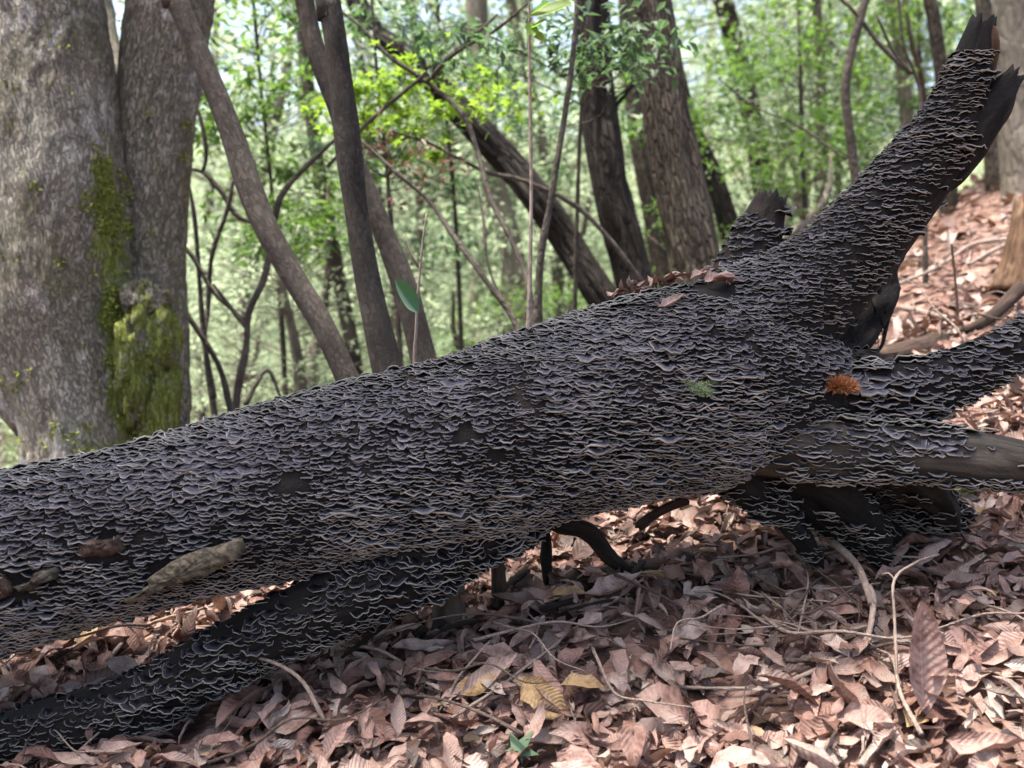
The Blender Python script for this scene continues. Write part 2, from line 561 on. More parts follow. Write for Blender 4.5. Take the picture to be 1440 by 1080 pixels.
M['leaf_hazed'] = mat_foliage('haze_paled_leaf', (0.18, 0.24, 0.155), (0.29, 0.36, 0.23), (0.58, 0.70, 0.44), 0.55)  # background brightness and haze painted in: leaf colour lightened and greyed
M['leaf_dead'] = mat_foliage('hanging_dead_leaf', (0.10, 0.05, 0.045), (0.20, 0.11, 0.10), (0.30, 0.16, 0.12), 0.3)
M['litter'] = mat_litter('dead_brown_leaf')
M['ground'] = mat_ground()


def plain(name, c0, c1, scale=60, rough=0.7):
    k = NT(name)
    n = k.noise(k.n('NewGeometry').outputs['Position'], scale, 4, 0.65)
    k.principled(k.mix(n, c0, c1), rough, k.bump(n, 0.4, 0.002), 0.3)
    return k.m


M['moss'] = plain('trunk_moss', (0.07, 0.09, 0.012), (0.27, 0.31, 0.05), 30, 0.95)
M['lichen'] = plain('green_lichen', (0.20, 0.29, 0.14), (0.46, 0.54, 0.34), 130, 0.9)
M['burr'] = plain('chestnut_burr', (0.14, 0.05, 0.02), (0.50, 0.22, 0.09), 150, 0.8)
M['green_leaf_solid'] = mat_foliage('fresh_leaf', (0.03, 0.075, 0.025), (0.16, 0.22, 0.13), (0.10, 0.2, 0.05), 0.15)

# ------------------------------------------------------------------ forest floor
def build_ground():
    def axis(lo, hi, a, b, fine, growth):
        v = list(np.arange(a, b + 1e-6, fine))
        s = fine
        while v[-1] < hi:
            s *= growth
            v.append(v[-1] + s)
        s = fine
        while v[0] > lo:
            s *= growth
            v.insert(0, v[0] - s)
        return np.array(v)
    xs = axis(-220, 220, -3.2, 5.0, 0.06, 1.12)
    ys = axis(-60, 320, 1.0, 9.0, 0.06, 1.12)
    X, Y = np.meshgrid(xs, ys)
    Z = ground(X, Y)
    p = np.stack([X * 9, Y * 9, X * 0], -1).reshape(-1, 3)
    near = np.exp(-((Y - 3) / 9) ** 2)
    Z = Z + (0.05 * (fbm(p, 21, 2) - 0.5)).reshape(Z.shape) * near
    V = np.stack([X, Y, Z], -1).reshape(-1, 3)
    nx, ny = len(xs), len(ys)
    i = np.arange(ny - 1)[:, None] * nx
    j = np.arange(nx - 1)[None]
    Q = np.stack([i + j, i + j + 1, i + nx + j + 1, i + nx + j], -1).reshape(-1, 4)
    o = link('forest_floor', make_mesh('forest_floor', V, Q), M['ground'])
    tag(o, 'leaf covered forest floor rising to the right', None, None, 'structure')


build_ground()

# ------------------------------------------------------------------ the fallen log
def lump(seed, amp, f, amp2=0.0, f2=30):
    def d(bk):
        q = bk * np.array([f, f, f * 0.5])
        r = amp * (fbm(q, seed, 3) - 0.5) * 2
        if amp2:
            r = r + amp2 * (fbm(bk * np.array([f2, f2, f2 * 0.15]), seed + 3, 3) - 0.5) * 2
        return r
    return d


LOG0 = P(720, 640, 2.32)
log = empty('fallen_log', 'fallen dead log crusted with grey bracket fungi, lying across the whole view', 'log', (LOG0[0], LOG0[1], float(ground(LOG0[0], LOG0[1]))))
LOFF = np.array(log.location)

TUBES = {}
TUBES['trunk'] = Tube(px_pts([(-420, 880, 1.95, 140), (-200, 838, 2.05, 136), (0, 792, 2.14, 131), (150, 757, 2.18, 123), (300, 721, 2.22, 120),
                              (450, 683, 2.26, 122), (600, 641, 2.30, 126), (750, 600, 2.34, 131), (900, 562, 2.39, 140),
                              (1000, 545, 2.42, 143), (1080, 556, 2.44, 118), (1150, 585, 2.47, 92), (1215, 615, 2.49, 60)]),
                      72, 0.03, lump(1, 0.022, 5, 0.006), seed=1)
TUBES['limb'] = Tube(px_pts([(900, 590, 2.44, 70), (990, 520, 2.44, 100), (1060, 465, 2.46, 97), (1115, 425, 2.47, 82), (1168, 380, 2.48, 70), (1250, 288, 2.48, 57),
                             (1310, 212, 2.47, 50), (1345, 152, 2.46, 38), (1366, 98, 2.45, 28), (1384, 28, 2.44, 17)]),
                     64, 0.025, lump(2, 0.016, 6, 0.005), (0, 0.025), seed=2)
TUBES['prong'] = Tube(px_pts([(1285, 262, 2.48, 34), (1318, 232, 2.47, 40), (1348, 203, 2.46, 38), (1376, 172, 2.45, 31), (1402, 140, 2.44, 23), (1428, 108, 2.43, 12)]),
                      48, 0.010, lump(4, 0.014, 12, 0.012, 45), (0, 0.045), seed=4)
TUBES['low_limb'] = Tube(px_pts([(-300, 1140, 2.02, 26), (-120, 1078, 2.05, 32), (0, 1040, 2.07, 36), (100, 1015, 2.08, 43), (200, 985, 2.10, 48), (300, 930, 2.12, 50),
                                 (400, 880, 2.15, 49), (480, 845, 2.18, 52), (560, 808, 2.22, 54), (650, 768, 2.28, 46), (760, 715, 2.36, 34)]),
                         40, 0.025, lump(5, 0.012, 7, 0.006), seed=5)
TUBES['root_a'] = Tube(px_pts([(1040, 590, 2.40, 70), (1130, 575, 2.38, 52), (1210, 560, 2.36, 50), (1280, 548, 2.36, 46), (1350, 525, 2.38, 40),
                               (1420, 492, 2.42, 32), (1520, 440, 2.48, 24)]), 40, 0.02, lump(6, 0.018, 8, 0.006), seed=6)
TUBES['root_b'] = Tube(px_pts([(1020, 610, 2.36, 60), (1110, 622, 2.32, 52), (1200, 632, 2.29, 44), (1290, 638, 2.27, 40), (1380, 648, 2.25, 36), (1470, 660, 2.23, 31), (1600, 690, 2.2, 24)]),
                       40, 0.02, lump(7, 0.012, 7, 0.005), seed=7)
TUBES['root_c'] = Tube(px_pts([(960, 600, 2.45, 60), (1050, 655, 2.44, 50), (1130, 690, 2.44, 48), (1200, 735, 2.46, 40), (1255, 790, 2.5, 26), (1290, 850, 2.55, 14)]),
                       40, 0.02, lump(8, 0.026, 10, 0.014), seed=8)
TUBES['root_d'] = Tube(px_pts([(1080, 620, 2.50, 60), (1170, 665, 2.50, 52), (1250, 690, 2.52, 44), (1310, 712, 2.54, 36), (1350, 730, 2.55, 22)]),
                       40, 0.02, lump(9, 0.03, 11, 0.016), (0, 0.06), seed=9)
TUBES['stub'] = Tube(px_pts([(1035, 430, 2.62, 50), (1052, 370, 2.63, 40), (1070, 320, 2.64, 31), (1084, 278, 2.64, 20)]), 36, 0.012, lump(10, 0.010, 10, 0.006), (0, 0.05), seed=10)
TUBES['root_g'] = Tube(px_pts([(1060, 640, 2.40, 46), (1130, 668, 2.37, 34), (1185, 700, 2.36, 27), (1225, 745, 2.38, 18), (1240, 790, 2.42, 10)]), 36, 0.012, lump(14, 0.022, 13, 0.012, 40), (0, 0.02), seed=14)
TUBES['root_h'] = Tube(px_pts([(1200, 650, 2.44, 36), (1270, 672, 2.42, 32), (1316, 700, 2.42, 22), (1338, 732, 2.44, 11), (1352, 752, 2.46, 4)]), 36, 0.012, lump(15, 0.024, 14, 0.014, 40), (0, 0.06), seed=15)
TUBES['root_i'] = Tube(px_pts([(1010, 640, 2.38, 36), (1060, 690, 2.36, 26), (1110, 735, 2.36, 18), (1150, 790, 2.40, 9)]), 30, 0.012, lump(16, 0.016, 13, 0.010, 40), (0, 0.03), seed=16)
TUBES['root_j'] = Tube(px_pts([(1095, 495, 2.56, 24), (1140, 510, 2.54, 26), (1185, 514, 2.54, 22), (1225, 510, 2.58, 15), (1258, 500, 2.62, 7)]), 40, 0.01, lump(18, 0.022, 16, 0.016, 45), (0, 0.04), seed=18)
TUBES['root_e'] = Tube(px_pts([(1110, 515, 2.66, 40), (1170, 470, 2.74, 46), (1210, 420, 2.78, 42), (1240, 378, 2.80, 24), (1262, 352, 2.80, 8)]), 40, 0.015, lump(11, 0.045, 13, 0.03, 34), (0, 0.03), seed=11)
TUBES['root_f'] = Tube(px_pts([(1150, 380, 2.66, 30), (1170, 440, 2.70, 30), (1180, 500, 2.72, 38), (1190, 560, 2.76, 46)]), 30, 0.02, lump(12, 0.03, 12, 0.02, 36), seed=12)

partname = {'trunk': 'trunk', 'limb': 'limb', 'prong': 'broken_prong', 'low_limb': 'limb', 'root_a': 'root', 'root_b': 'root', 'root_c': 'root', 'root_d': 'root',
            'stub': 'broken_stub', 'root_g': 'root', 'root_h': 'root', 'root_i': 'root', 'root_j': 'root', 'root_e': 'root', 'root_f': 'root'}
pmat = {'root_b': 'dead_grey', 'stub': 'stub', 'root_e': 'char', 'root_f': 'char', 'root_d': 'dead', 'root_c': 'dead', 'root_h': 'stub', 'root_j': 'dead_brown'}
plabel = {'limb': 'raised limb ending in a jagged broken top', 'low_limb': 'low limb sloping down to the leaf litter', 'root_b': 'bare smooth grey root', 'root_e': 'charred black root under the raised limb'}
PARTS = {}
for kx, tb in TUBES.items():
    PARTS[kx] = link(partname[kx], tb.mesh(partname[kx], LOFF), M[pmat.get(kx, 'dead')], log)
    if kx in plabel: PARTS[kx]['label'] = plabel[kx]


# ---- bracket fungi
def bracket_shape(seed, wide):
    r = np.random.default_rng(seed)
    na = 11 if wide else 9
    a = np.linspace(-R(105), R(105), na)
    ph = r.uniform(0, 6.28, 6)
    lob = 1 + 0.10 * np.sin(a * 3.1 + ph[0]) + 0.07 * np.sin(a * 5.3 + ph[1])
    wave = 0.12 * np.sin(a * (3.8 if wide else 2.4) + ph[2]) + 0.09 * np.sin(a * 6.5 + ph[3])
    xw = 1.18 if wide else 0.88
    cup = r.uniform(-0.10, 0.10)
    rows = []
    rnd = r.uniform()
    for rho, z0, flag in ((0.08, 0.0, 0.08), (0.60, 0.03, 0.60), (0.90, 0.015, 0.90), (1.0, -0.03, 1.0), (0.965, -0.115, 1.07), (0.40, -0.17, 1.7)):
        X = np.sin(a) * rho * lob * xw
        Y = np.cos(a) * rho * lob * 1.18 - 0.15
        Z = z0 + wave * rho ** 1.8 + cup * rho ** 2
        rows.append(np.stack([X, Y, Z, np.full(na, flag), a, np.full(na, rnd)], -1))
    g = np.stack(rows)
    nr = len(rows)
    V = g.reshape(-1, 6)
    i = np.arange(nr - 1)[:, None] * na
    j = np.arange(na - 1)[None]
    Q = np.stack([i + j, i + na + j, i + na + j + 1, i + j + 1], -1).reshape(-1, 4)
    return V[:, :3], Q, V[:, 3:]


BSH = [bracket_shape(100 + i, i % 3 != 0) for i in range(15)]
BME = []
for V, Q, A in BSH:
    me = make_mesh('bracket', V, Q, None, {'st': A})
    me.materials.append(M['bracket'])
    BME.append(me)

CAMP = np.array([0, 0, CAMZ])
HOLES = [(P(142, 773, 1.96), 0.055), (P(230, 818, 1.99), 0.055), (P(300, 790, 2.0), 0.055), (P(195, 836, 1.98), 0.03), (P(60, 822, 1.93), 0.05), (P(10, 835, 1.92), 0.06),
         (P(985, 548, 2.17), 0.034), (P(1262, 610, 2.3), 0.035), (P(410, 675, 2.06), 0.03), (P(200, 748, 1.99), 0.035), (P(1170, 545, 2.3), 0.05), (P(1000, 400, 2.36), 0.06),
         (P(655, 605, 2.10), 0.03), (P(1060, 620, 2.3), 0.04), (P(1080, 660, 2.3), 0.05), (P(700, 640, 2.1), 0.022)]


def grow(key, ds, dv, size, keep, dens=1.0, seed=0, lim=(0, 1e9), jit=0.09):
    """brackets over one limb; keep(p, n, L) says how likely one grows there"""
    tb = TUBES[key]
    r = np.random.default_rng(seed + 300)
    others = [t for k, t in TUBES.items() if k != key]
    out = []
    Lmax = tb.L[-1]
    L = max(0.0, lim[0])
    while L < min(Lmax, lim[1]):
        rad = float(np.interp(L, tb.L, tb.r))
        m = max(6, int(2 * math.pi * rad / dv))
        t0 = r.uniform(0, 1)
        for q in range(m):
            th = (q + t0 + r.uniform(-0.3, 0.3)) / m * 2 * math.pi
            l2 = L + r.uniform(-0.6, 0.6) * ds
            if l2 < 0.002 or l2 > Lmax - 0.004: continue
            p, n, T = tb.at(l2, th)
            view = CAMP - p
            view /= np.linalg.norm(view)
            if n.dot(view) < -0.30: continue
            if r.uniform() > keep(p, n, l2) * dens: continue
            if any(np.linalg.norm(p - c) < hr for c, hr in HOLES): continue
            if any(o.inside(p) for o in others): continue
            sc = size * r.uniform(0.65, 1.35) * (0.72 + 0.6 * nmask(p, 6.5, 49, 0.3, 0.7)) * (1.45 if r.uniform() < 0.07 else 1.0)
            up = np.array([0, 0, 1.0])
            nh = n - up * n[2]
            side = np.cross(T, up)
            side /= np.linalg.norm(side) + 1e-9
            if side.dot(view) < 0: side = -side
            if np.linalg.norm(nh) < 0.35:
                base = nh + side * (0.35 - np.linalg.norm(nh)) * (1 if n.dot(side) > -0.2 else -1)
            else:
                base = nh
            base = base / (np.linalg.norm(base) + 1e-9)
            nz = n[2]
            if nz > 0:
                # shelves on the flank, shingles lying back on the upper side
                tdown = -up + n * nz
                tl = np.linalg.norm(tdown)
                tdown = tdown / tl if tl > 0.3 else (side - n * side.dot(n)) / (np.linalg.norm(side - n * side.dot(n)) + 1e-9)
                w = min(1.0, nz * 1.15)
                d = (1 - w) * (base * 0.97 + up * 0.02) + w * (n * 0.42 + tdown * 0.90)
            else:
                d = base * 0.97 - up * 0.05
            d = d + r.normal(0, jit, 3)
            d /= np.linalg.norm(d)
            uu = up * (1.0 - max(0, nz) * 0.4) + n * max(0, nz) * 0.9 + r.normal(0, jit * 0.9, 3)
            uu = uu - d * uu.dot(d)
            uu /= np.linalg.norm(uu) + 1e-9
            x = np.cross(d, uu)
            sz = np.array([sc * r.uniform(0.85, 1.15), sc * r.uniform(0.85, 1.15), sc * r.uniform(0.7, 1.2)])
            out.append((key, p + n * (0.004 * max(0, nz) - 0.002), np.stack([x * sz[0], d * sz[1], uu * sz[2]], 1), int(r.integers(0, len(BSH))), sc))
        L += ds
    return out


def nmask(p, f, seed, a, b):
    v = float(fbm(np.array([p]) * f, seed, 3)[0])
    return min(1.0, max(0.0, (v - a) / (b - a)))


BR = []
BR += grow('trunk', 0.0192, 0.0096, 0.0142, lambda p, n, L: 0.99 if nmask(p, 4.5, 40, 0.16, 0.26) > 0.5 else 0.5, seed=1)
def keep_limb(p, n, L):
    if p[2] > P(1366, 66, 2.4)[2]: return 0.0
    right = n[0] * 0.78 - n[2] * 0.62           # the lower flank of the raised limb stays bare
    return 0.97 if right < 0.62 + 0.4 * (nmask(p, 9, 41, 0.3, 0.7) - 0.5) else 0.03
BR += grow('limb', 0.0200, 0.0100, 0.0140, keep_limb, seed=2)
BR += grow('prong', 0.03, 0.015, 0.018, lambda p, n, L: 0.9 if (L < 0.17 and n[0] < 0.2) else 0.0, seed=3)
BR += grow('low_limb', 0.022, 0.0140, 0.0155, lambda p, n, L: (0.95 if n[2] < 0.80 else 0.3) * (0.35 + 0.65 * nmask(p, 8, 42, 0.26, 0.38)), seed=4, jit=0.22)
BR += grow('root_a', 0.026, 0.0125, 0.0195, lambda p, n, L: (0.95 if L < 0.35 else 0.85) * (0.1 + 0.9 * nmask(p, 7, 43, 0.30, 0.45)), seed=5)
BR += grow('root_b', 0.026, 0.0125, 0.0180, lambda p, n, L: (0.97 if L < 0.42 else (0.9 if n[2] > 0.30 and L < 0.54 else (0.8 if n[2] < -0.55 else 0.02))) * (0.6 + 0.4 * nmask(p, 9, 44, 0.30, 0.45) if L < 0.42 else 0.25 + 0.75 * nmask(p, 9, 44, 0.30, 0.45)), seed=6)
BR += grow('root_c', 0.026, 0.0125, 0.0160, lambda p, n, L: 0.95 * nmask(p, 7, 45, 0.36, 0.50), seed=7)
BR += grow('root_d', 0.026, 0.0125, 0.0165, lambda p, n, L: 0.95 * nmask(p, 8, 46, 0.36, 0.48), seed=8)
BR += grow('root_g', 0.026, 0.0125, 0.0160, lambda p, n, L: 0.95 * nmask(p, 8, 48, 0.36, 0.5), seed=10)
BR += grow('root_j', 0.026, 0.0125, 0.0150, lambda p, n, L: 0.9 * nmask(p, 10, 52, 0.5, 0.6), seed=13)
BR += grow('root_i', 0.026, 0.0125, 0.0150, lambda p, n, L: 0.95 * nmask(p, 8, 50, 0.30, 0.45), seed=11)
BR += grow('root_h', 0.026, 0.0125, 0.0150, lambda p, n, L: 0.9 * nmask(p, 9, 51, 0.40, 0.52), seed=12)
BR += grow('stub', 0.024, 0.012, 0.018, lambda p, n, L: 0.95 if (L < 0.245 and n[0] < 0.5) or (n[0] > 0.3 and nmask(p, 20, 47, 0.3, 0.6) > 0.4) else 0.05, seed=9)


def shown(b):
    if b[0] not in ('trunk', 'limb', 'root_a', 'root_b'): return -1
    p = b[1]
    d = p - CAMP
    f = d[1] * math.cos(PITCH) - d[2] * math.sin(PITCH)
    x = d[0] / f * FPX
    y = (d[1] * math.sin(PITCH) + d[2] * math.cos(PITCH)) / f * FPX
    if abs(x) > 700 or abs(y) > 520: return -1
    view = -d / np.linalg.norm(d)
    face = abs(b[2][:, 2].dot(view)) / (np.linalg.norm(b[2][:, 2]) + 1e-9)
    if b[2][:, 1].dot(view) < 0: return -1
    return b[4] * (0.25 + face) / f


order = sorted(range(len(BR)), key=lambda i: -shown(BR[i]))
single = set(order[:300])
acc = {}
for i, (key, p, Mx, vi, sc) in enumerate(BR):
    V, Q, A = BSH[vi]
    if i in single:
        o = link('bracket', BME[vi], None, PARTS[key])
        m4 = np.eye(4)
        m4[:3, :3] = Mx
        m4[:3, 3] = p - LOFF
        o.matrix_local = Matrix(m4.tolist())
    else:
        A2 = A.copy()
        A2[:, 2] = RNG.uniform() if key in ('trunk', 'limb', 'root_a', 'root_b', 'stub') else -0.30 + 0.4 * RNG.uniform()
        acc.setdefault(key, Acc()).add(V @ Mx.T + p, Q, None, A2)
for key, ac in acc.items():
    o = link('bracket_crust', ac.mesh('bracket_crust', True, LOFF), M['bracket'], PARTS[key])
    o['kind'] = 'stuff'

# ---- bark plates, lichen and litter on the log
def plate(name, outline, Y, thick, mat, parent, bulge=0.02, seed=0):
    """a flake with real thickness: pixel outline laid on the log flank"""
    rr = np.random.default_rng(seed + len(outline))
    dense = []
    for i, (a, b) in enumerate(outline):
        a2, b2 = outline[(i + 1) % len(outline)]
        for t in (0, 0.33, 0.67):
            dense.append((a + (a2 - a) * t + rr.normal(0, 1.6), b + (b2 - b) * t + rr.normal(0, 1.6)))
    n = len(dense)
    pts = np.array([P(a, b, Y) for a, b in dense])
    c = pts.mean(0)
    fr = np.array([0, -1.0, 0])
    V = [c + fr * bulge]
    rings = (0.3, 0.6, 0.85)
    for q_ in rings:
        for p in pts:
            V.append(c * (1 - q_) + p * q_ + fr * (bulge * (1 - q_ ** 2) + rr.normal(0, 0.0028)))
    V += list(pts + fr * rr.normal(0, 0.003, (n, 1))) + list(pts - fr * thick)
    T, Q = [], []
    for i in range(n):
        j = (i + 1) % n
        T.append((0, 1 + i, 1 + j))
        for k_ in range(len(rings) + 1):
            o_ = 1 + k_ * n
            Q.append((o_ + i, o_ + n + i, o_ + n + j, o_ + j))
    V = np.array(V)
    A = (V - c) @ np.array([[0.3, 0.5, 0.9], [0.8, 0.2, 0.1], [0.5, -0.8, 0.3]]).T
    off = LOFF
    return link(name, make_mesh(name, V - off, Q, T, {'st': A}, False), mat, parent)


pl = plate('bark_plate', [(170, 852), (192, 834), (208, 826), (205, 815), (228, 797), (265, 783), (300, 774), (332, 764), (336, 782), (300, 802), (262, 818), (232, 830), (205, 842)], 1.97, 0.05, M['bark_flake'], PARTS['trunk'], 0.012)
pl['label'] = 'peeling tan bark plate'
sw = Tube(px_pts([(1396, 38, 2.42, 5), (1398, 60, 2.42, 7), (1396, 90, 2.43, 6), (1390, 118, 2.44, 3)]), 18, 0.006, lump(17, 0.008, 40, 0.004, 90), (0.02, 0.0), seed=17)
link('split_wood', sw.mesh('split_wood', LOFF), M['split'], PARTS['limb'])
plate('bark_plate', [(108, 768), (118, 760), (150, 762), (168, 758), (172, 776), (150, 784), (112, 785)], 1.985, 0.05, M['dead_brown'], PARTS['trunk'], 0.012)
plate('bark_plate', [(20, 828), (38, 820), (48, 803), (74, 800), (80, 814), (55, 820), (44, 832), (26, 834)], 1.95, 0.05, M['dead_grey'], PARTS['trunk'], 0.012)
plate('bark_plate', [(-20, 812), (5, 810), (18, 830), (12, 840), (-20, 846)], 1.95, 0.05, M['dead_brown'], PARTS['trunk'], 0.012)


def tuft(name, px, py, Y, rad, n, mat, hair, seed, squash=(1, 0.6, 0.6)):
    """a cushion of little blades"""
    r = np.random.default_rng(seed)
    c = P(px, py, Y)
    ac = Acc()
    for i in range(n):
        d = r.normal(0, 1, 3)
        d[1] = -abs(d[1]); d[2] = abs(d[2]) * 0.9 + 0.1
        d /= np.linalg.norm(d)
        b = d * np.array(squash) * rad * r.uniform(0.5, 1)
        t = b + (d + r.normal(0, 0.35, 3)) * hair
        s = np.cross(d, r.normal(0, 1, 3))
        s = s / (np.linalg.norm(s) + 1e-9) * hair * 0.12
        ac.add(np.array([c + b - s, c + b + s, c + t]), None, [(0, 1, 2)])
    return ac, c


ac = Acc()
rl = np.random.default_rng(611)
for i in range(26):
    lx, ly = rl.normal(985, 14), rl.normal(549, 6)
    f_ = np.interp(P(lx, ly, 2.3)[0], TUBES['trunk'].C[:, 0], TUBES['trunk'].L)
    best = min((TUBES['trunk'].at(f_, th) for th in np.linspace(-1.5, 0.8, 60)), key=lambda q_: abs((CAMZ + (q_[0][2] - CAMZ) / q_[0][1] * 2.3) - P(lx, ly, 2.3)[2]))
    a1, _ = tuft('lichen', lx, ly, best[0][1] - 0.008, rl.uniform(0.006, 0.015), 130, None, 0.005, 620 + i, (1.1, 0.8, 0.6))
    ac.add(np.concatenate(a1.V), None, np.concatenate(a1.T))
link('lichen_patch', ac.mesh('lichen_patch', False, LOFF), M['lichen'], PARTS['trunk'])['kind'] = 'stuff'
rl = np.random.default_rng(612)
for i in range(16):
    x0, y0 = rl.uniform(1190, 1262), rl.uniform(350, 420)
    pts_ = [(x0, y0, 2.74, rl.uniform(2.5, 5))]
    for k_ in range(4):
        pts_.append((pts_[-1][0] + rl.normal(-6, 11), pts_[-1][1] + rl.uniform(8, 30), 2.74 + rl.normal(0, 0.035), pts_[-1][3] * 0.78))
    link('rootlet', Tube(px_pts(pts_), 7, 0.012, lump(640 + i, 0.004, 30)).mesh('rootlet', LOFF), M['char'], PARTS['root_e'])
ac, c = tuft('burr', 1178, 548, 2.27, 0.036, 1400, None, 0.017, 62, (1.05, 0.7, 0.5))
o = link('chestnut_burr', ac.mesh('chestnut_burr', False, c), M['burr'])
o.location = c
tag(o, 'spiky orange-brown chestnut burr resting on the fungus-covered log', 'chestnut burr')

# ------------------------------------------------------------------ trees
def furrow(seed, depth, f=16, stretch=0.10):
    def d(bk):
        q = bk * np.array([f, f, f * stretch])
        v = np.abs(fbm(q, seed, 2) - 0.5) * 2
        return -depth * np.clip(1 - v * 3.2, 0, 1) + depth * 0.6 * (fbm(bk * np.array([5, 5, 2.0]), seed + 9, 2) - 0.5)
    return d


def rooted(lst):
    """carry the lowest point of a stem on down into the forest floor"""
    pts = px_pts(lst)
    a, b = np.array(pts[-2]), np.array(pts[-1])
    d = (b - a)[:3]
    d /= np.linalg.norm(d)
    d = d + np.array([0, 0, -0.6])
    d /= np.linalg.norm(d)
    q, k = b[:3].copy(), 0
    while q[2] > float(ground(q[0], q[1])) - 0.15 and k < 200:
        q = q + d * 0.08
        k += 1
    if k:
        pts.append(tuple(q) + (b[3] * 1.15,))
    return pts


TREES = {}


def tree(name, label, cat, stems, mat, seg=24, step=0.06, disp=None, top=None, group=None, part='trunk', root_first=True):
    """stems: pixel polylines from the top down; the first stem stands in the ground"""
    meshes = []
    for i, s in enumerate(stems):
        if part == 'stem' and mat == 'bark_thin': s = [(a, b, c, 0.72 * d) for a, b, c, d in s]
        pts = rooted(s) if (i == 0 or root_first == 'all') else px_pts(s)
        if top and i in top:
            a, b = np.array(pts[1]), np.array(pts[0])
            d = (b - a)[:3] / np.linalg.norm((b - a)[:3])
            d = d * 0.6 + np.array([0, 0, 0.4])
            h = top[i]
            pts = [tuple(b[:3] + d * h) + (b[3] * 0.45,), tuple(b[:3] + d * h * 0.5) + (b[3] * 0.75,)] + pts
        meshes.append(Tube(pts, seg if i == 0 else max(8, int(seg * 0.6)), step, disp, seed=i))
    base = meshes[0].C[-1]
    e = empty(name, label, cat, base, group)
    for i, t in enumerate(meshes):
        nm = part if i == 0 else ('stem' if part == 'stem' else 'branch')
        link(nm, t.mesh(nm, base), M[mat], e)
    e['base'] = [float(v) for v in base]
    return e, meshes


# the big mossy double tree
def big_disp(bk):
    q = bk * np.array([4, 4, 1.3])
    d = 0.05 * (fbm(q, 71, 3) - 0.5)
    d += 0.022 * (fbm(bk * np.array([26, 26, 7]), 73, 3) - 0.5)
    d += 0.012 * (fbm(bk * np.array([60, 60, 22]), 74, 2) - 0.5)
    return d


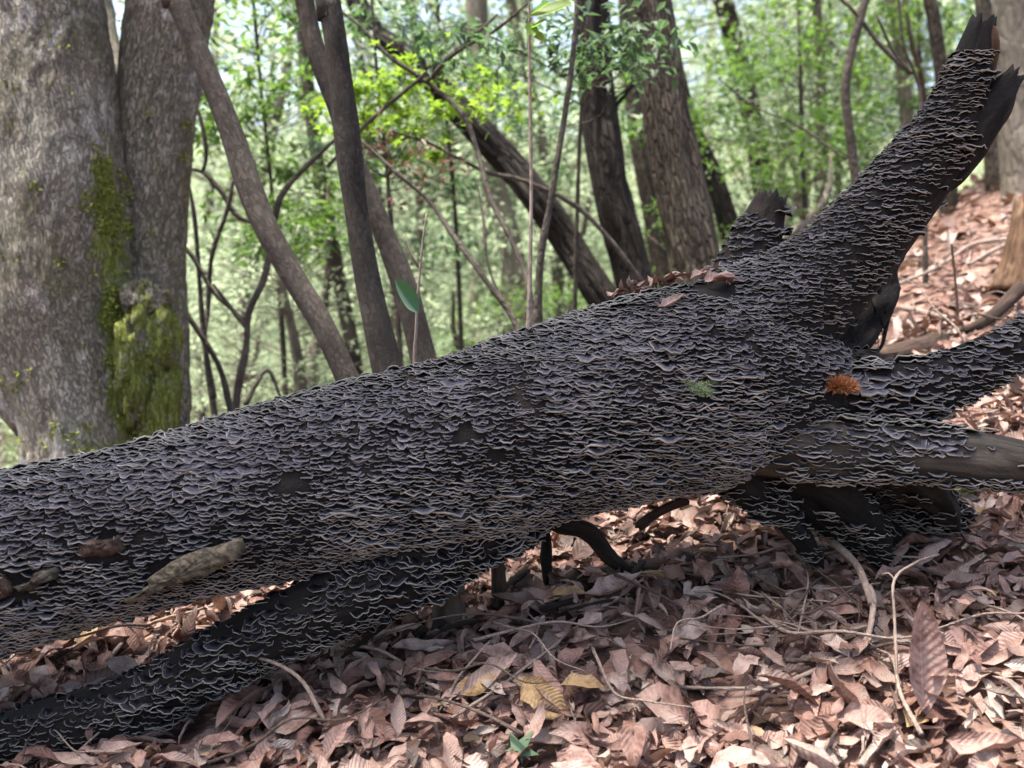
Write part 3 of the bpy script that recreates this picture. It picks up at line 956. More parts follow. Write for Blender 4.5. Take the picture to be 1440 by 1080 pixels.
def big_tree():
    Y = 4.0
    base = P(130, 700, Y)
    e = empty('mossy_tree', 'massive mossy tree with two fused grey trunks beside the log', 'tree', base)
    stems = [('trunk', [(30, -420, Y, 70), (40, -200, Y, 84), (48, 0, Y, 90), (66, 200, Y - 0.02, 100), (80, 400, Y - 0.04, 103), (104, 520, Y - 0.06, 88), (122, 620, Y - 0.08, 82), (126, 720, Y - 0.1, 100), (112, 800, Y - 0.1, 125)], 170),
             ('trunk', [(320, -420, Y + 0.25, 46), (275, -200, Y + 0.22, 52), (240, 0, Y + 0.2, 57), (214, 200, Y + 0.18, 54), (207, 380, Y + 0.15, 52), (208, 500, Y + 0.08, 56), (205, 620, Y + 0.04, 64), (200, 740, Y, 80)], 120),
             ('trunk', [(110, -300, Y + 1.4, 14), (142, 0, Y + 1.3, 16), (160, 130, Y + 1.1, 20), (176, 400, Y + 0.6, 30)], 24),
             ('trunk', [(-130, -300, Y + 0.1, 60), (-80, 100, Y + 0.1, 62), (-50, 300, Y + 0.05, 60), (-30, 430, Y, 52), (0, 510, Y, 40), (60, 590, Y, 40)], 48)]
    for nm, s, seg in stems:
        t = Tube(px_pts(s), seg, 0.014 if seg > 60 else 0.05, big_disp)
        V = t.V
        # moss: the flank between the two trunks and the foot
        x, z = V[:, 0], V[:, 2]
        pxx = x / V[:, 1] * FPX + 720
        pyy = 400 - (z - CAMZ) / V[:, 1] * FPX
        m = 0.70 * np.exp(-((pxx - (152 + 0.07 * (pyy - 250))) / 40) ** 2) * np.clip((pyy - 120) / 120, 0, 1) * (V[:, 1] < Y + 0.15)
        m = np.maximum(m, 0.68 * np.clip((pyy - 330) / 160, 0, 1) * np.exp(-((pxx - 195) / 75) ** 2))
        m = np.maximum(m, 0.36 * np.clip((230 - pyy) / 200, 0, 1) * np.exp(-((pxx - 135) / 40) ** 2))
        m = np.maximum(m, 0.45 * np.clip((pyy - 480) / 150, 0, 1))
        m = np.maximum(m, 0.27)
        mm = np.stack([m, m, m], -1)
        me = make_mesh(nm, V - base, t.Q, t.Tr, {'st': t.A, 'moss': mm})
        link(nm, me, M['bark_big'], e)
        if seg > 60:                       # moss with thickness: short tufts where it grows
            gm = m[:t.n * seg].reshape(t.n, seg)
            rr = np.random.default_rng(seg)
            nz_ = fbm(t.A[:t.n * seg] * 14, 75, 4).reshape(t.n, seg)
            pick = np.argwhere((gm + (nz_ - 0.5) * 1.5 > 0.62) & (t.nrm[..., 1] < 0.2))
            pick = pick[rr.random(len(pick)) < min(1, 7000 / max(1, len(pick)))]
            A3 = Acc()
            for (ii, jj) in pick:
                for _ in range(2):
                    b0 = t.grid[ii, jj] + rr.normal(0, 0.008, 3)
                    dd = t.nrm[ii, jj] + rr.normal(0, 0.5, 3) + np.array([0, 0, 0.2])
                    dd /= np.linalg.norm(dd)
                    sd = np.cross(dd, rr.normal(0, 1, 3))
                    sd /= np.linalg.norm(sd) + 1e-9
                    hh = rr.uniform(0.008, 0.022)
                    A3.add(np.array([b0 - sd * 0.006, b0 + sd * 0.006, b0 + dd * hh]), None, [(0, 1, 2)])
            mo_ = link('moss', A3.mesh('moss', False, base), M['moss'], e)
            mo_['kind'] = 'stuff'
    # burl and buttress between the trunks
    for (cx, cy, rx, rz, yy, seed) in ((206, 425, 30, 30, Y - 0.03, 3), (212, 480, 36, 75, Y - 0.04, 4), (172, 570, 42, 140, Y - 0.06, 5), (228, 600, 30, 110, Y - 0.02, 6), (196, 520, 24, 90, Y - 0.10, 7)):
        nu, nv = 60, 40
        u = np.linspace(0, 2 * math.pi, nu, endpoint=False)
        v = np.linspace(0.02, math.pi - 0.02, nv)
        U, Vv = np.meshgrid(u, v)
        d = np.stack([np.sin(Vv) * np.cos(U), np.sin(Vv) * np.sin(U), np.cos(Vv)], -1).reshape(-1, 3)
        k = 1 + 0.6 * (fbm(d * np.array([2.5, 2.5, 1.6]), 80 + seed, 3) - 0.5) + 0.40 * (fbm(d * np.array([9, 9, 4.0]), 90 + seed, 3) - 0.5)
        s_ = Y / FPX
        pt = P(cx, cy, yy) + d * k[:, None] * np.array([rx * s_, 0.16, rz * s_])
        i = np.arange(nv - 1)[:, None] * nu
        j = np.arange(nu)[None]
        Q = np.stack([i + j, i + nu + j, i + nu + (j + 1) % nu, i + (j + 1) % nu], -1).reshape(-1, 4)
        mo = np.full((len(pt), 3), 0.70 if seed != 3 else 0.48)
        link('burl', make_mesh('burl', pt - base, Q, None, {'st': pt, 'moss': mo}), M['bark_big'], e)
    return e, base


BIG, BIGBASE = big_tree()

leaning, t_lean = tree('leaning_tree', 'smooth brown tree leaning across the view, rooted behind the log', 'tree',
    [[(225, -60, 3.3, 13), (248, 0, 3.3, 14), (285, 85, 3.3, 15), (325, 185, 3.28, 16.5), (350, 260, 3.26, 18), (372, 315, 3.24, 17), (410, 385, 3.22, 16), (455, 460, 3.2, 16), (492, 540, 3.18, 17), (520, 600, 3.18, 19)]],
    'bark_smooth', 28, 0.03, lump(20, 0.005, 9, 0.002), {0: 3.0})
tree('upright_tree', 'dark slender tree with a slight bow, standing just behind the log', 'tree',
    [[(455, -60, 3.1, 16), (463, 0, 3.1, 16.5), (479, 110, 3.1, 16.5), (492, 220, 3.1, 17.5), (503, 310, 3.1, 17), (518, 400, 3.1, 17.5), (540, 500, 3.1, 21), (556, 570, 3.1, 24)]],
    'bark_bow', 32, 0.03, lump(21, 0.006, 9), {0: 4.0})
tree('crooked_tree', 'crooked brown tree passing behind the dark bowed slender tree', 'tree',
    [[(415, -80, 3.5, 13), (428, 0, 3.5, 12), (444, 70, 3.5, 13), (472, 150, 3.5, 13), (500, 225, 3.5, 13), (535, 315, 3.5, 14), (568, 400, 3.5, 17), (592, 490, 3.5, 19), (605, 560, 3.5, 23)]],
    'bark_smooth', 24, 0.03, lump(22, 0.006, 9), {0: 3.0})
tree('slim_tree', 'slim brown tree leaning slightly, farther off behind the bowed tree', 'tree',
    [[(420, -60, 6.5, 8), (427, 60, 6.5, 9), (440, 180, 6.5, 9), (455, 280, 6.5, 10), (478, 400, 6.5, 10), (500, 520, 6.5, 11)]],
    'bark_smooth', 14, 0.08, None, {0: 5.0})
tree('pale_tree', 'pale tan tree trunk down the slope behind the dark leaning trunk', 'tree',
    [[(668, -100, 8.5, 14), (672, 40, 8.5, 15), (680, 150, 8.5, 16), (695, 260, 8.5, 17), (718, 350, 8.5, 17), (738, 460, 8.5, 18), (750, 540, 8.5, 20)]],
    'bark_pale', 20, 0.1, lump(23, 0.012, 6), {0: 6.0})
tree('leaning_tree', 'thick dark furrowed tree leaning steeply to the left', 'tree',
    [[(505, 10, 5.9, 14.6), (560, 72, 5.8, 16.3), (610, 118, 5.8, 18.1), (660, 170, 5.7, 19.8), (718, 232, 5.7, 20.6), (760, 285, 5.6, 21.5), (800, 345, 5.6, 22.4), (845, 415, 5.5, 23.2), (900, 500, 5.5, 25.8)],
     [(640, 60, 5.5, 3), (600, 110, 5.6, 5), (625, 150, 5.7, 8)]],
    'bark_dark', 56, 0.05, furrow(31, 0.02), {0: 3.0})
tree('dark_tree', 'dark furrowed trunk beside the thicker brown trunk, right of the steeply leaning one', 'tree',
    [[(828, -120, 5.5, 24), (832, 0, 5.5, 25), (836, 90, 5.5, 26), (846, 180, 5.5, 27), (866, 290, 5.5, 28), (890, 390, 5.5, 28), (905, 480, 5.5, 32)],
     [(920, 60, 5.6, 4), (895, 110, 5.55, 6), (860, 150, 5.5, 9)]],
    'bark_dark', 60, 0.05, furrow(32, 0.022), {0: 5.0})
tree('furrowed_tree', 'thickest brown furrowed trunk rising behind the middle of the log', 'tree',
    [[(893, -120, 4.8, 29), (912, 0, 4.8, 31), (926, 90, 4.8, 33), (944, 200, 4.8, 35), (962, 290, 4.8, 36), (982, 380, 4.8, 40), (998, 460, 4.8, 50)]],
    'bark_furrow', 72, 0.04, furrow(33, 0.022), {0: 5.0})
tree('slim_tree', 'slim grey-brown trunk seen between the two furrowed trunks', 'tree',
    [[(880, -60, 8.0, 11), (886, 100, 8.0, 12), (902, 220, 8.0, 13), (922, 330, 8.0, 13), (932, 420, 8.0, 15)]], 'bark_furrow', 18, 0.1, None, {0: 5.0})
tree('slope_tree', 'brown tree down the slope, right of the thickest furrowed trunk', 'tree',
    [[(1000, -90, 9.5, 12), (1022, 20, 9.5, 13), (1045, 110, 9.5, 14), (1062, 190, 9.5, 14), (1074, 270, 9.5, 15), (1084, 350, 9.5, 16)]], 'bark_furrow', 20, 0.1, lump(24, 0.012, 6), {0: 6.0})
tree('leaning_tree', 'small dark tree leaning left behind the broken stub', 'tree',
    [[(930, 60, 8.2, 5), (975, 190, 8.2, 8), (1002, 260, 8.2, 9), (1020, 320, 8.2, 10), (1036, 400, 8.2, 11)]], 'bark_dark', 14, 0.1, None, {0: 3.0})
tree('leaning_tree', 'second small leaning tree, just left of the broken stub', 'tree',
    [[(965, 130, 7.6, 5), (1008, 245, 7.6, 8), (1026, 300, 7.6, 9), (1045, 360, 7.6, 10)]], 'bark_dark', 14, 0.1, None, {0: 3.0})
tree('pale_tree', 'pale thin trunk far off above the broken stub', 'tree',
    [[(1096, -60, 14, 6), (1100, 100, 14, 6.5), (1098, 200, 14, 7), (1100, 330, 14, 8)]], 'bark_pale', 12, 0.2, None, {0: 6.0})
tree('bent_sapling', 'dark bent sapling left of the raised limb', 'tree',
    [[(1232, -60, 5.6, 5), (1214, 10, 5.6, 5.5), (1198, 70, 5.6, 6), (1189, 120, 5.6, 6.5), (1194, 180, 5.6, 6.5), (1202, 240, 5.6, 7), (1212, 320, 5.6, 8)],
     [(1120, -40, 5.7, 2), (1190, 5, 5.6, 2.6), (1235, 60, 5.6, 3), (1280, 105, 5.6, 3)]], 'bark_thin', 14, 0.05, lump(25, 0.004, 12), {0: 2.5})
tree('thin_tree', 'thin grey tree behind the upper part of the raised limb', 'tree',
    [[(1250, -60, 8.5, 8), (1262, 40, 8.5, 8.5), (1272, 130, 8.5, 9), (1280, 260, 8.5, 10)],
     [(1268, -30, 7.5, 3), (1282, 60, 7.6, 3.5), (1296, 110, 8.0, 4), (1300, 160, 8.4, 5)]], 'bark_pale', 14, 0.1, None, {0: 5.0})
tree('thin_tree', 'dark thin tree just left of the broken limb top', 'tree',
    [[(1302, -60, 7.2, 8), (1312, 20, 7.2, 9), (1322, 90, 7.2, 9), (1330, 180, 7.2, 10), (1336, 300, 7.2, 12)]], 'bark_furrow', 16, 0.1, None, {0: 5.0})
tree('ridge_tree', 'grey tree standing on the leafy slope behind the broken limb top', 'tree',
    [[(1376, -60, 7.8, 10), (1388, 40, 7.7, 12), (1394, 130, 7.6, 13), (1398, 230, 7.5, 14), (1408, 300, 7.4, 17), (1412, 330, 7.4, 21)]], 'bark_furrow', 22, 0.06, lump(26, 0.015, 7), {0: 5.0})
tree('ridge_tree', 'stout grey tree at the right edge of the view', 'tree',
    [[(1420, -80, 6.8, 24), (1428, 60, 6.8, 25), (1432, 180, 6.8, 26), (1440, 260, 6.8, 30), (1446, 330, 6.8, 40)]], 'bark_pale', 28, 0.05, lump(27, 0.02, 6), {0: 5.0})

# multi-stemmed thin shrubs
tree('slender_shrub', 'many-stemmed dark shrub right of the mossy tree', 'shrub',
    [[(266, 260, 4.6, 3), (275, 320, 4.6, 4), (283, 430, 4.6, 5), (292, 520, 4.6, 6), (303, 590, 4.6, 7), (306, 640, 4.6, 8)],
     [(329, 250, 4.7, 3.5), (318, 300, 4.7, 4), (298, 360, 4.7, 5), (292, 440, 4.7, 5), (288, 480, 4.65, 5), (302, 560, 4.6, 6)],
     [(240, 330, 4.5, 3), (270, 360, 4.5, 4), (300, 410, 4.5, 4), (345, 452, 4.5, 4)],
     [(240, 390, 4.4, 4), (262, 440, 4.4, 5), (285, 475, 4.4, 5.5), (310, 520, 4.4, 6), (326, 585, 4.4, 7)],
     [(262, 237, 4.8, 3), (285, 242, 4.8, 4), (310, 268, 4.8, 5), (330, 300, 4.8, 5), (352, 312, 4.8, 4), (380, 310, 4.8, 3)],
     [(285, 242, 4.8, 4), (290, 215, 4.8, 4), (280, 160, 4.8, 3.5), (262, 120, 4.8, 3)]], 'bark_thin', 10, 0.04, lump(28, 0.004, 14), None, None, 'stem')
tree('slender_shrub', 'dark crooked shrub whose stem crosses the smooth leaning tree', 'shrub',
    [[(478, 190, 4.3, 3), (440, 225, 4.3, 4), (405, 262, 4.3, 5), (390, 290, 4.3, 6), (380, 350, 4.3, 6), (370, 395, 4.3, 6.5), (350, 440, 4.3, 7), (346, 490, 4.3, 7), (334, 550, 4.3, 8), (330, 620, 4.3, 9)],
     [(300, 400, 4.4, 3), (330, 440, 4.35, 4), (348, 462, 4.3, 5)],
     [(395, 560, 4.6, 3), (375, 520, 4.6, 4), (345, 570, 4.5, 5)]], 'bark_thin', 10, 0.04, lump(29, 0.004, 14), None, None, 'stem')
tree('branching_shrub', 'dark bare shrub fanning out from behind the middle of the log', 'shrub',
    [[(806, 72, 3.7, 5), (796, 150, 3.7, 5.5), (788, 200, 3.7, 6), (775, 280, 3.7, 6.5), (762, 350, 3.7, 7), (757, 420, 3.7, 8), (758, 500, 3.7, 10)],
     [(440, -10, 4.6, 2.5), (505, 35, 4.5, 3), (548, 80, 4.4, 4), (600, 115, 4.4, 4.5), (650, 160, 4.3, 5), (672, 215, 4.2, 5), (690, 280, 4.1, 5), (720, 340, 4.0, 5), (740, 390, 3.9, 6), (752, 470, 3.8, 7)],
     [(505, 195, 4.2, 3), (560, 245, 4.1, 4), (605, 285, 4.1, 4.5), (640, 335, 4.0, 5), (680, 390, 3.9, 5.5), (720, 445, 3.85, 6), (738, 490, 3.8, 7)],
     [(530, 180, 4.6, 2.5), (600, 200, 4.6, 3), (680, 240, 4.5, 4), (740, 255, 4.5, 4.5), (810, 290, 4.5, 5), (860, 340, 4.5, 5), (905, 400, 4.5, 6)],
     [(770, -20, 3.9, 2.5), (700, 40, 4.0, 3), (640, 75, 4.2, 4), (600, 115, 4.4, 4.5)],
     [(700, 20, 4.3, 3), (655, 60, 4.3, 3.5), (610, 95, 4.35, 4), (520, 170, 4.4, 4), (460, 235, 4.4, 3)],
     [(672, 262, 4.2, 2), (680, 310, 4.1, 3), (690, 385, 4.0, 3), (735, 470, 3.85, 4)]], 'bark_thin', 10, 0.04, lump(30, 0.003, 16), {0: 1.2}, None, 'stem')
tree('upright_sapling', 'straight thin sapling with a few leaves at its top, behind the log', 'sapling',
    [[(744, 20, 3.0, 1.9), (745, 120, 3.0, 2.3), (747, 250, 3.0, 2.7), (746, 360, 3.0, 3.1), (744, 440, 3.0, 3.5), (743, 520, 3.0, 4)]], 'twig', 10, 0.05, lump(34, 0.002, 20), {0: 0.5}, None, 'stem')
tree('twisted_shrub', 'thin dark sapling beyond the raised limb with arching stems', 'shrub',
    [[(1262, -20, 5.0, 2.5), (1270, 60, 5.0, 3), (1285, 100, 5.0, 3.5), (1295, 140, 5.0, 4), (1300, 260, 5.0, 5)],
     [(1232, 20, 5.0, 2.5), (1258, 75, 5.0, 3), (1284, 105, 5.0, 3)],
     [(1010, 110, 5.8, 1.6), (1060, 150, 5.7, 2), (1120, 175, 5.6, 2.2), (1190, 225, 5.5, 2.5)]], 'bark_thin', 8, 0.04, lump(35, 0.003, 16), None, None, 'stem')

# ------------------------------------------------------------------ foliage
def leaf_quads(C, D, N, size, seed, w=0.42):
    """pointed leaves folded along the midrib: C base, D direction, N normal"""
    r = np.random.default_rng(seed)
    n = len(C)
    D = D / (np.linalg.norm(D, axis=1)[:, None] + 1e-9)
    N = N - D * (N * D).sum(1)[:, None]
    N /= np.linalg.norm(N, axis=1)[:, None] + 1e-9
    X = np.cross(D, N)
    s = (size * r.uniform(0.6, 1.25, n))[:, None]
    V = np.stack([C, C + D * s * 0.42 + X * s * w * 0.5 + N * s * 0.10, C + D * s - N * s * 0.08, C + D * s * 0.42 - X * s * w * 0.5 + N * s * 0.10], 1)
    T = np.array([[0, 1, 2], [0, 2, 3]])
    T = (np.arange(n)[:, None, None] * 4 + T[None]).reshape(-1, 3)
    return V.reshape(-1, 3), T


def maple_quads(C, D, N, size, seed):
    r = np.random.default_rng(seed)
    n = len(C)
    D = D / (np.linalg.norm(D, axis=1)[:, None] + 1e-9)
    N = N - D * (N * D).sum(1)[:, None]
    N /= np.linalg.norm(N, axis=1)[:, None] + 1e-9
    X = np.cross(D, N)
    s = (size * r.uniform(0.6, 1.2, n))[:, None]
    loc = [(0, 0, 0)]
    for i, (ang, rad) in enumerate([(-125, .55), (-100, .32), (-62, .9), (-32, .42), (0, 1.1), (32, .42), (62, .9), (100, .32), (125, .55)]):
        loc.append((math.sin(R(ang)) * rad, math.cos(R(ang)) * rad, -0.10 * rad))
    V = np.stack([C + D * s * y * 0.6 + X * s * x * 0.6 + N * s * z for x, y, z in loc], 1)
    T = np.array([[0, i, i + 1] for i in range(1, 9)])
    T = (np.arange(n)[:, None, None] * 10 + T[None]).reshape(-1, 3)
    return V.reshape(-1, 3), T


def spray_cloud(centers, rad, per, size, seed, maple=False, droop=0.25, flat=0.16):
    """flat layered sprays of leaves round the given centres; returns acc"""
    r = np.random.default_rng(seed)
    ac = Acc()
    Cs, Ds, Ns, As = [], [], [], []
    for c in centers:
        R0 = rad * r.uniform(0.55, 1.25)
        az = r.uniform(0, 6.283)
        ax = np.array([math.cos(az), math.sin(az), 0])
        lat = np.array([-math.sin(az), math.cos(az), 0])
        m = max(4, int(per * r.uniform(0.6, 1.3)))
        nb = r.integers(4, 8)
        bi = r.integers(0, nb, m)
        bt = r.uniform(-0.9, 0.9, nb)
        u = r.uniform(0, 1, m) ** 0.8
        sgn = np.where(bi % 2 == 0, 1, -1)
        t0 = bt[bi]
        along = t0 + 0.55 * u
        la = sgn * u * (1 - 0.5 * np.abs(t0)) + r.normal(0, 0.06, m)
        z = r.normal(0, flat, m) - droop * (along ** 2 + la ** 2) * 0.5
        p = c + R0 * (along[:, None] * ax + la[:, None] * lat) + np.stack([0 * z, 0 * z, z * R0], 1)
        d = ax * 0.6 + (sgn * 0.7)[:, None] * lat + r.normal(0, 0.5, (m, 3)) + np.array([0, 0, -0.25])
        nn = np.array([0, 0, 1.0]) + r.normal(0, 0.38, (m, 3))
        Cs.append(p); Ds.append(d); Ns.append(nn)
        As.append(np.stack([np.clip(r.normal(0.5, 0.25, m) + r.normal(0, 0.15), 0, 1), r.uniform(0, 1, m), r.uniform(0, 1, m)], 1))
    C, D, N, A = map(np.concatenate, (Cs, Ds, Ns, As))
    if maple:
        V, T = maple_quads(C, D, N, size, seed + 1)
        ac.add(V, None, T, np.repeat(A, 10, 0))
    else:
        V, T = leaf_quads(C, D, N, size, seed + 1)
        ac.add(V, None, T, np.repeat(A, 4, 0))
    return ac


def twigs_to(centers, origins, rad, seed):
    """thin branches from the nearest origin to each spray"""
    r = np.random.default_rng(seed)
    ac = Acc()
    origins = np.asarray(origins)
    for c in centers:
        i = np.linalg.norm(origins - c - np.array([0, 0, -0.2]), axis=1).argmin()
        o = origins[i]
        m = (o + c) / 2 + r.normal(0, 0.10, 3) * np.linalg.norm(c - o)
        t = Tube([tuple(o) + (rad,), tuple(m) + (rad * 0.7,), tuple(c) + (rad * 0.3,)], 5, max(0.1, np.linalg.norm(c - o) / 6))
        ac.add(t.V, t.Q, t.Tr, t.A)
    return ac


def near_foliage(name, label, spots, mat, size, per, rad, seed, maple, trunk, stem_r=0.008, cat='tree', n_each=5):
    """an understorey tree whose sprays reach into the view at these places; trunk = pixel polyline"""
    r = np.random.default_rng(seed)
    trunk = [(a, b, c, 0.4 * d) for a, b, c, d in trunk]
    per = int(per * 1.35)
    size *= 1.18
    tb = Tube(rooted(trunk), 10, 0.08, lump(seed, 0.003, 12))
    base = tb.C[-1]
    e = empty(name, label, cat, base)
    link('trunk', tb.mesh('trunk', base), M['bark_thin'], e)
    cs = []
    for (px, py, Y, sp) in spots:
        c = P(px, py, Y)
        for k in range(n_each):
            cs.append(c + r.normal(0, 1, 3) * np.array([sp, sp * 1.2, sp * 0.6]) * Y / FPX)
    cs = np.array(cs)
    cr = spray_cloud(cs, rad, per, size, seed, maple)
    link('crown', cr.mesh('crown', False, base), M[mat], e)
    bt = twigs_to(cs, tb.C, stem_r * 0.5, seed)
    link('branches', bt.mesh('branches', True, base), M['bark_thin'], e)
    return e


near_foliage('maple_tree', 'young maple with bright green leaves among the leaning trunks', [(545, 110, 4.6, 40), (590, 165, 4.6, 35), (510, 140, 4.7, 30), (640, 120, 4.8, 30)], 'leaf_bright', 0.058, 34, 0.20, 201, True,
             [(520, -40, 5.0, 5), (530, 100, 5.0, 6), (545, 250, 5.0, 7), (560, 450, 5.0, 9)])
near_foliage('beech_tree', 'cool green leafy branches hanging in front of the dark furrowed trunk', [(760, 50, 4.0, 50), (830, 70, 4.0, 40), (880, 40, 4.0, 30), (700, 90, 4.2, 40), (860, 95, 4.0, 20)], 'leaf_cool', 0.05, 40, 0.24, 202, False,
             [(800, -200, 4.3, 5), (830, -60, 4.4, 6), (815, 200, 4.6, 7), (808, 450, 4.7, 9)], n_each=3)
near_foliage('understorey_tree', 'dark green understorey tree behind the smooth leaning tree', [(330, 90, 5.6, 50), (400, 50, 5.8, 50), (390, 150, 5.8, 50), (320, 180, 5.6, 40), (440, 130, 6, 40), (300, 30, 5.5, 40), (420, 320, 5.5, 40), (380, 330, 5.2, 40), (450, 260, 6, 40)], 'leaf_mid', 0.06, 40, 0.30, 203, False,
             [(350, -80, 5.8, 5), (365, 100, 5.9, 6), (385, 300, 6.0, 8), (400, 520, 6.0, 10)])
near_foliage('understorey_tree', 'cool green tree filling the top middle between the trunks', [(560, 20, 5.4, 60), (640, 40, 5.6, 60), (620, 200, 6.2, 60), (690, 200, 6.2, 40), (540, 230, 6.0, 50), (720, 130, 6.2, 40), (780, 180, 6.4, 40), (580, 320, 6.5, 50), (480, 30, 5.4, 40)], 'leaf_cool', 0.055, 40, 0.30, 204, False,
             [(610, -80, 6.0, 5), (622, 100, 6.1, 6), (640, 300, 6.3, 8), (650, 520, 6.4, 10)])
near_foliage('maple_tree', 'green maple with layered sprays right of the thickest furrowed trunk', [(1010, 70, 6.4, 50), (1080, 60, 6.6, 50), (1150, 70, 7, 50), (1050, 150, 6.6, 50), (1130, 160, 7, 50), (1000, 180, 6.8, 40), (1180, 210, 7, 40), (1100, 230, 7, 40), (1160, 130, 7, 40)], 'leaf_mid', 0.055, 46, 0.34, 205, True,
             [(1120, -100, 7.4, 6), (1125, 80, 7.4, 7), (1130, 260, 7.5, 8), (1140, 420, 7.6, 10)])
near_foliage('understorey_tree', 'green tree in the top right behind the broken limb top', [(1260, 40, 8, 50), (1330, 60, 8.2, 40), (1400, 60, 9, 40), (1430, 30, 8, 40), (1240, 150, 8.5, 40), (1300, 20, 8, 40), (1220, 60, 8, 40), (1270, 200, 9, 30)], 'leaf_mid', 0.06, 40, 0.36, 206, False,
             [(1290, -150, 9, 6), (1292, 40, 9, 7), (1296, 200, 9, 8), (1300, 380, 9, 10)])
# reddish dead leaves caught on the bare shrub
r_ = np.random.default_rng(77)
dc = np.array([P(520 + r_.normal(0, 18), 185 + r_.normal(0, 14), 4.4) for _ in range(7)] + [P(600 + r_.normal(0, 30), 230 + r_.normal(0, 16), 4.3) for _ in range(9)] + [P(570, 275, 4.2)])
dacc = spray_cloud(dc, 0.07, 9, 0.045, 78, False, 0.8, 0.5)
db = P(560, 230, 4.3)
o = link('withered_leaf_cluster', dacc.mesh('withered_leaf_cluster', False, db), M['leaf_dead'])
o.location = db
tag(o, 'withered reddish leaves still hanging on the bare dark shrub', 'leaves', None, 'stuff')

# ---- trees down the slope
def crown_mesh(seed, h, w, n, size, per, rad, low=0.25):
    r = np.random.default_rng(seed)
    cs = []
    while len(cs) < n:
        z = r.uniform(low, 1.0)
        q = r.uniform(-1, 1, 2)
        rr = np.hypot(*q)
        lim = math.sin(math.pi * min(1, (z - low + 0.12) / (1.15 - low))) ** 0.6
        if rr < lim and rr > 0.15 * lim:
            cs.append((q[0] * w, q[1] * w, z * h))
    cs = np.array(cs)
    tr = Tube([(0, 0, -0.5, 0.07), (r.normal(0, .1), r.normal(0, .1), h * 0.35, 0.05), (r.normal(0, .2), r.normal(0, .2), h * 0.7, 0.032), (r.normal(0, .2), r.normal(0, .2), h, 0.012)], 9, 0.25, lump(seed, 0.01, 5))
    return spray_cloud(cs, rad, per, size, seed).mesh('crown', False), twigs_to(cs, tr.C, 0.006, seed).mesh('branches'), tr.mesh('trunk')


PROTO = []
for i, (h, w, n, sz, per, rad, low, fm, bm) in enumerate([
        (5.5, 1.7, 120, 0.085, 42, 0.50, 0.18, 'leaf_hazed', 'bark_pale'), (6.5, 1.9, 130, 0.09, 42, 0.55, 0.25, 'leaf_hazed', 'bark_pale'),
        (4.2, 1.5, 100, 0.075, 40, 0.42, 0.10, 'leaf_mid', 'bark_pale'), (7.5, 2.2, 140, 0.10, 42, 0.62, 0.3, 'leaf_hazed', 'bark_pale'),
        (2.2, 1.2, 60, 0.065, 42, 0.34, 0.05, 'leaf_hazed', 'bark_pale'), (1.6, 1.0, 45, 0.06, 40, 0.3, 0.05, 'leaf_mid', 'bark_pale')]):
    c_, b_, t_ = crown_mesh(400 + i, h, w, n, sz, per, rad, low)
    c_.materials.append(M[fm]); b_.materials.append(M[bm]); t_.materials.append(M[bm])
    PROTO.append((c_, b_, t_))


def plant(name, label, cat, group, x, y, proto, s, rz, tilt=(0, 0)):
    e = empty(name, label, cat, (x, y, float(ground(x, y)) - 0.05), group)
    e.rotation_euler = (tilt[0], tilt[1], rz)
    e.scale = (s, s, s)
    for nm, me in zip(('crown', 'branches', 'trunk'), PROTO[proto]):
        link(nm, me, None, e)
    return e


GAPWORDS = [(-9, 'beyond the mossy tree'), (265, 'right of the mossy tree'), (470, 'behind the dark bowed tree'),
            (620, 'behind the fanning bare shrub'), (760, 'behind the steeply leaning trunk'), (900, 'behind the furrowed trunks'), (1010, 'above the broken stub'), (1180, 'behind the raised limb'), (1330, 'behind the broken limb top')]
def gap_word(px):
    return [w for lim, w in GAPWORDS if px >= lim or lim == -9][-1]


def dist_word(y):
    return 'just past the crest' if y < 8 else ('part way down' if y < 13 else ('well down' if y < 19 else ('near the valley floor' if y < 26 else 'farthest off in the valley')))


r_ = np.random.default_rng(91)
n_far = 0
for i in range(52):
    y = 9.0 + 25 * ((i + r_.uniform(0, 1)) / 52) ** 1.2
    px = r_.uniform(-150, 1590) if i % 4 else r_.uniform(260, 1250)
    x = (px - 720) / FPX * y
    proto = int(r_.choice([0, 1, 3, 3, 0, 1]))
    plant('woodland_tree', '%s green tree %s, %s' % (('bushy', 'slender', 'low', 'tall')[proto], gap_word(px), dist_word(y)), 'tree', 'understorey trees down the slope', x, y, proto, r_.uniform(0.85, 1.2) * (1 + 0.02 * (y - 9)), r_.uniform(0, 6.28), (r_.normal(0, .06), r_.normal(0, .06)))
for i in range(30):
    y = 5.6 + 11 * ((i + r_.uniform(0, 1)) / 30)
    px = r_.uniform(-100, 1180)
    x = (px - 720) / FPX * y
    if y < 4.6 + 0.62 * max(0, x) : continue
    plant('leafy_shrub', '%s leafy shrub %s, %s' % (('spreading pale', 'small dark green')[i % 2], gap_word(px), dist_word(y)), 'shrub', 'shrubs on the far slope', x, y, 4 + i % 2, r_.uniform(0.7, 1.2), r_.uniform(0, 6.28))

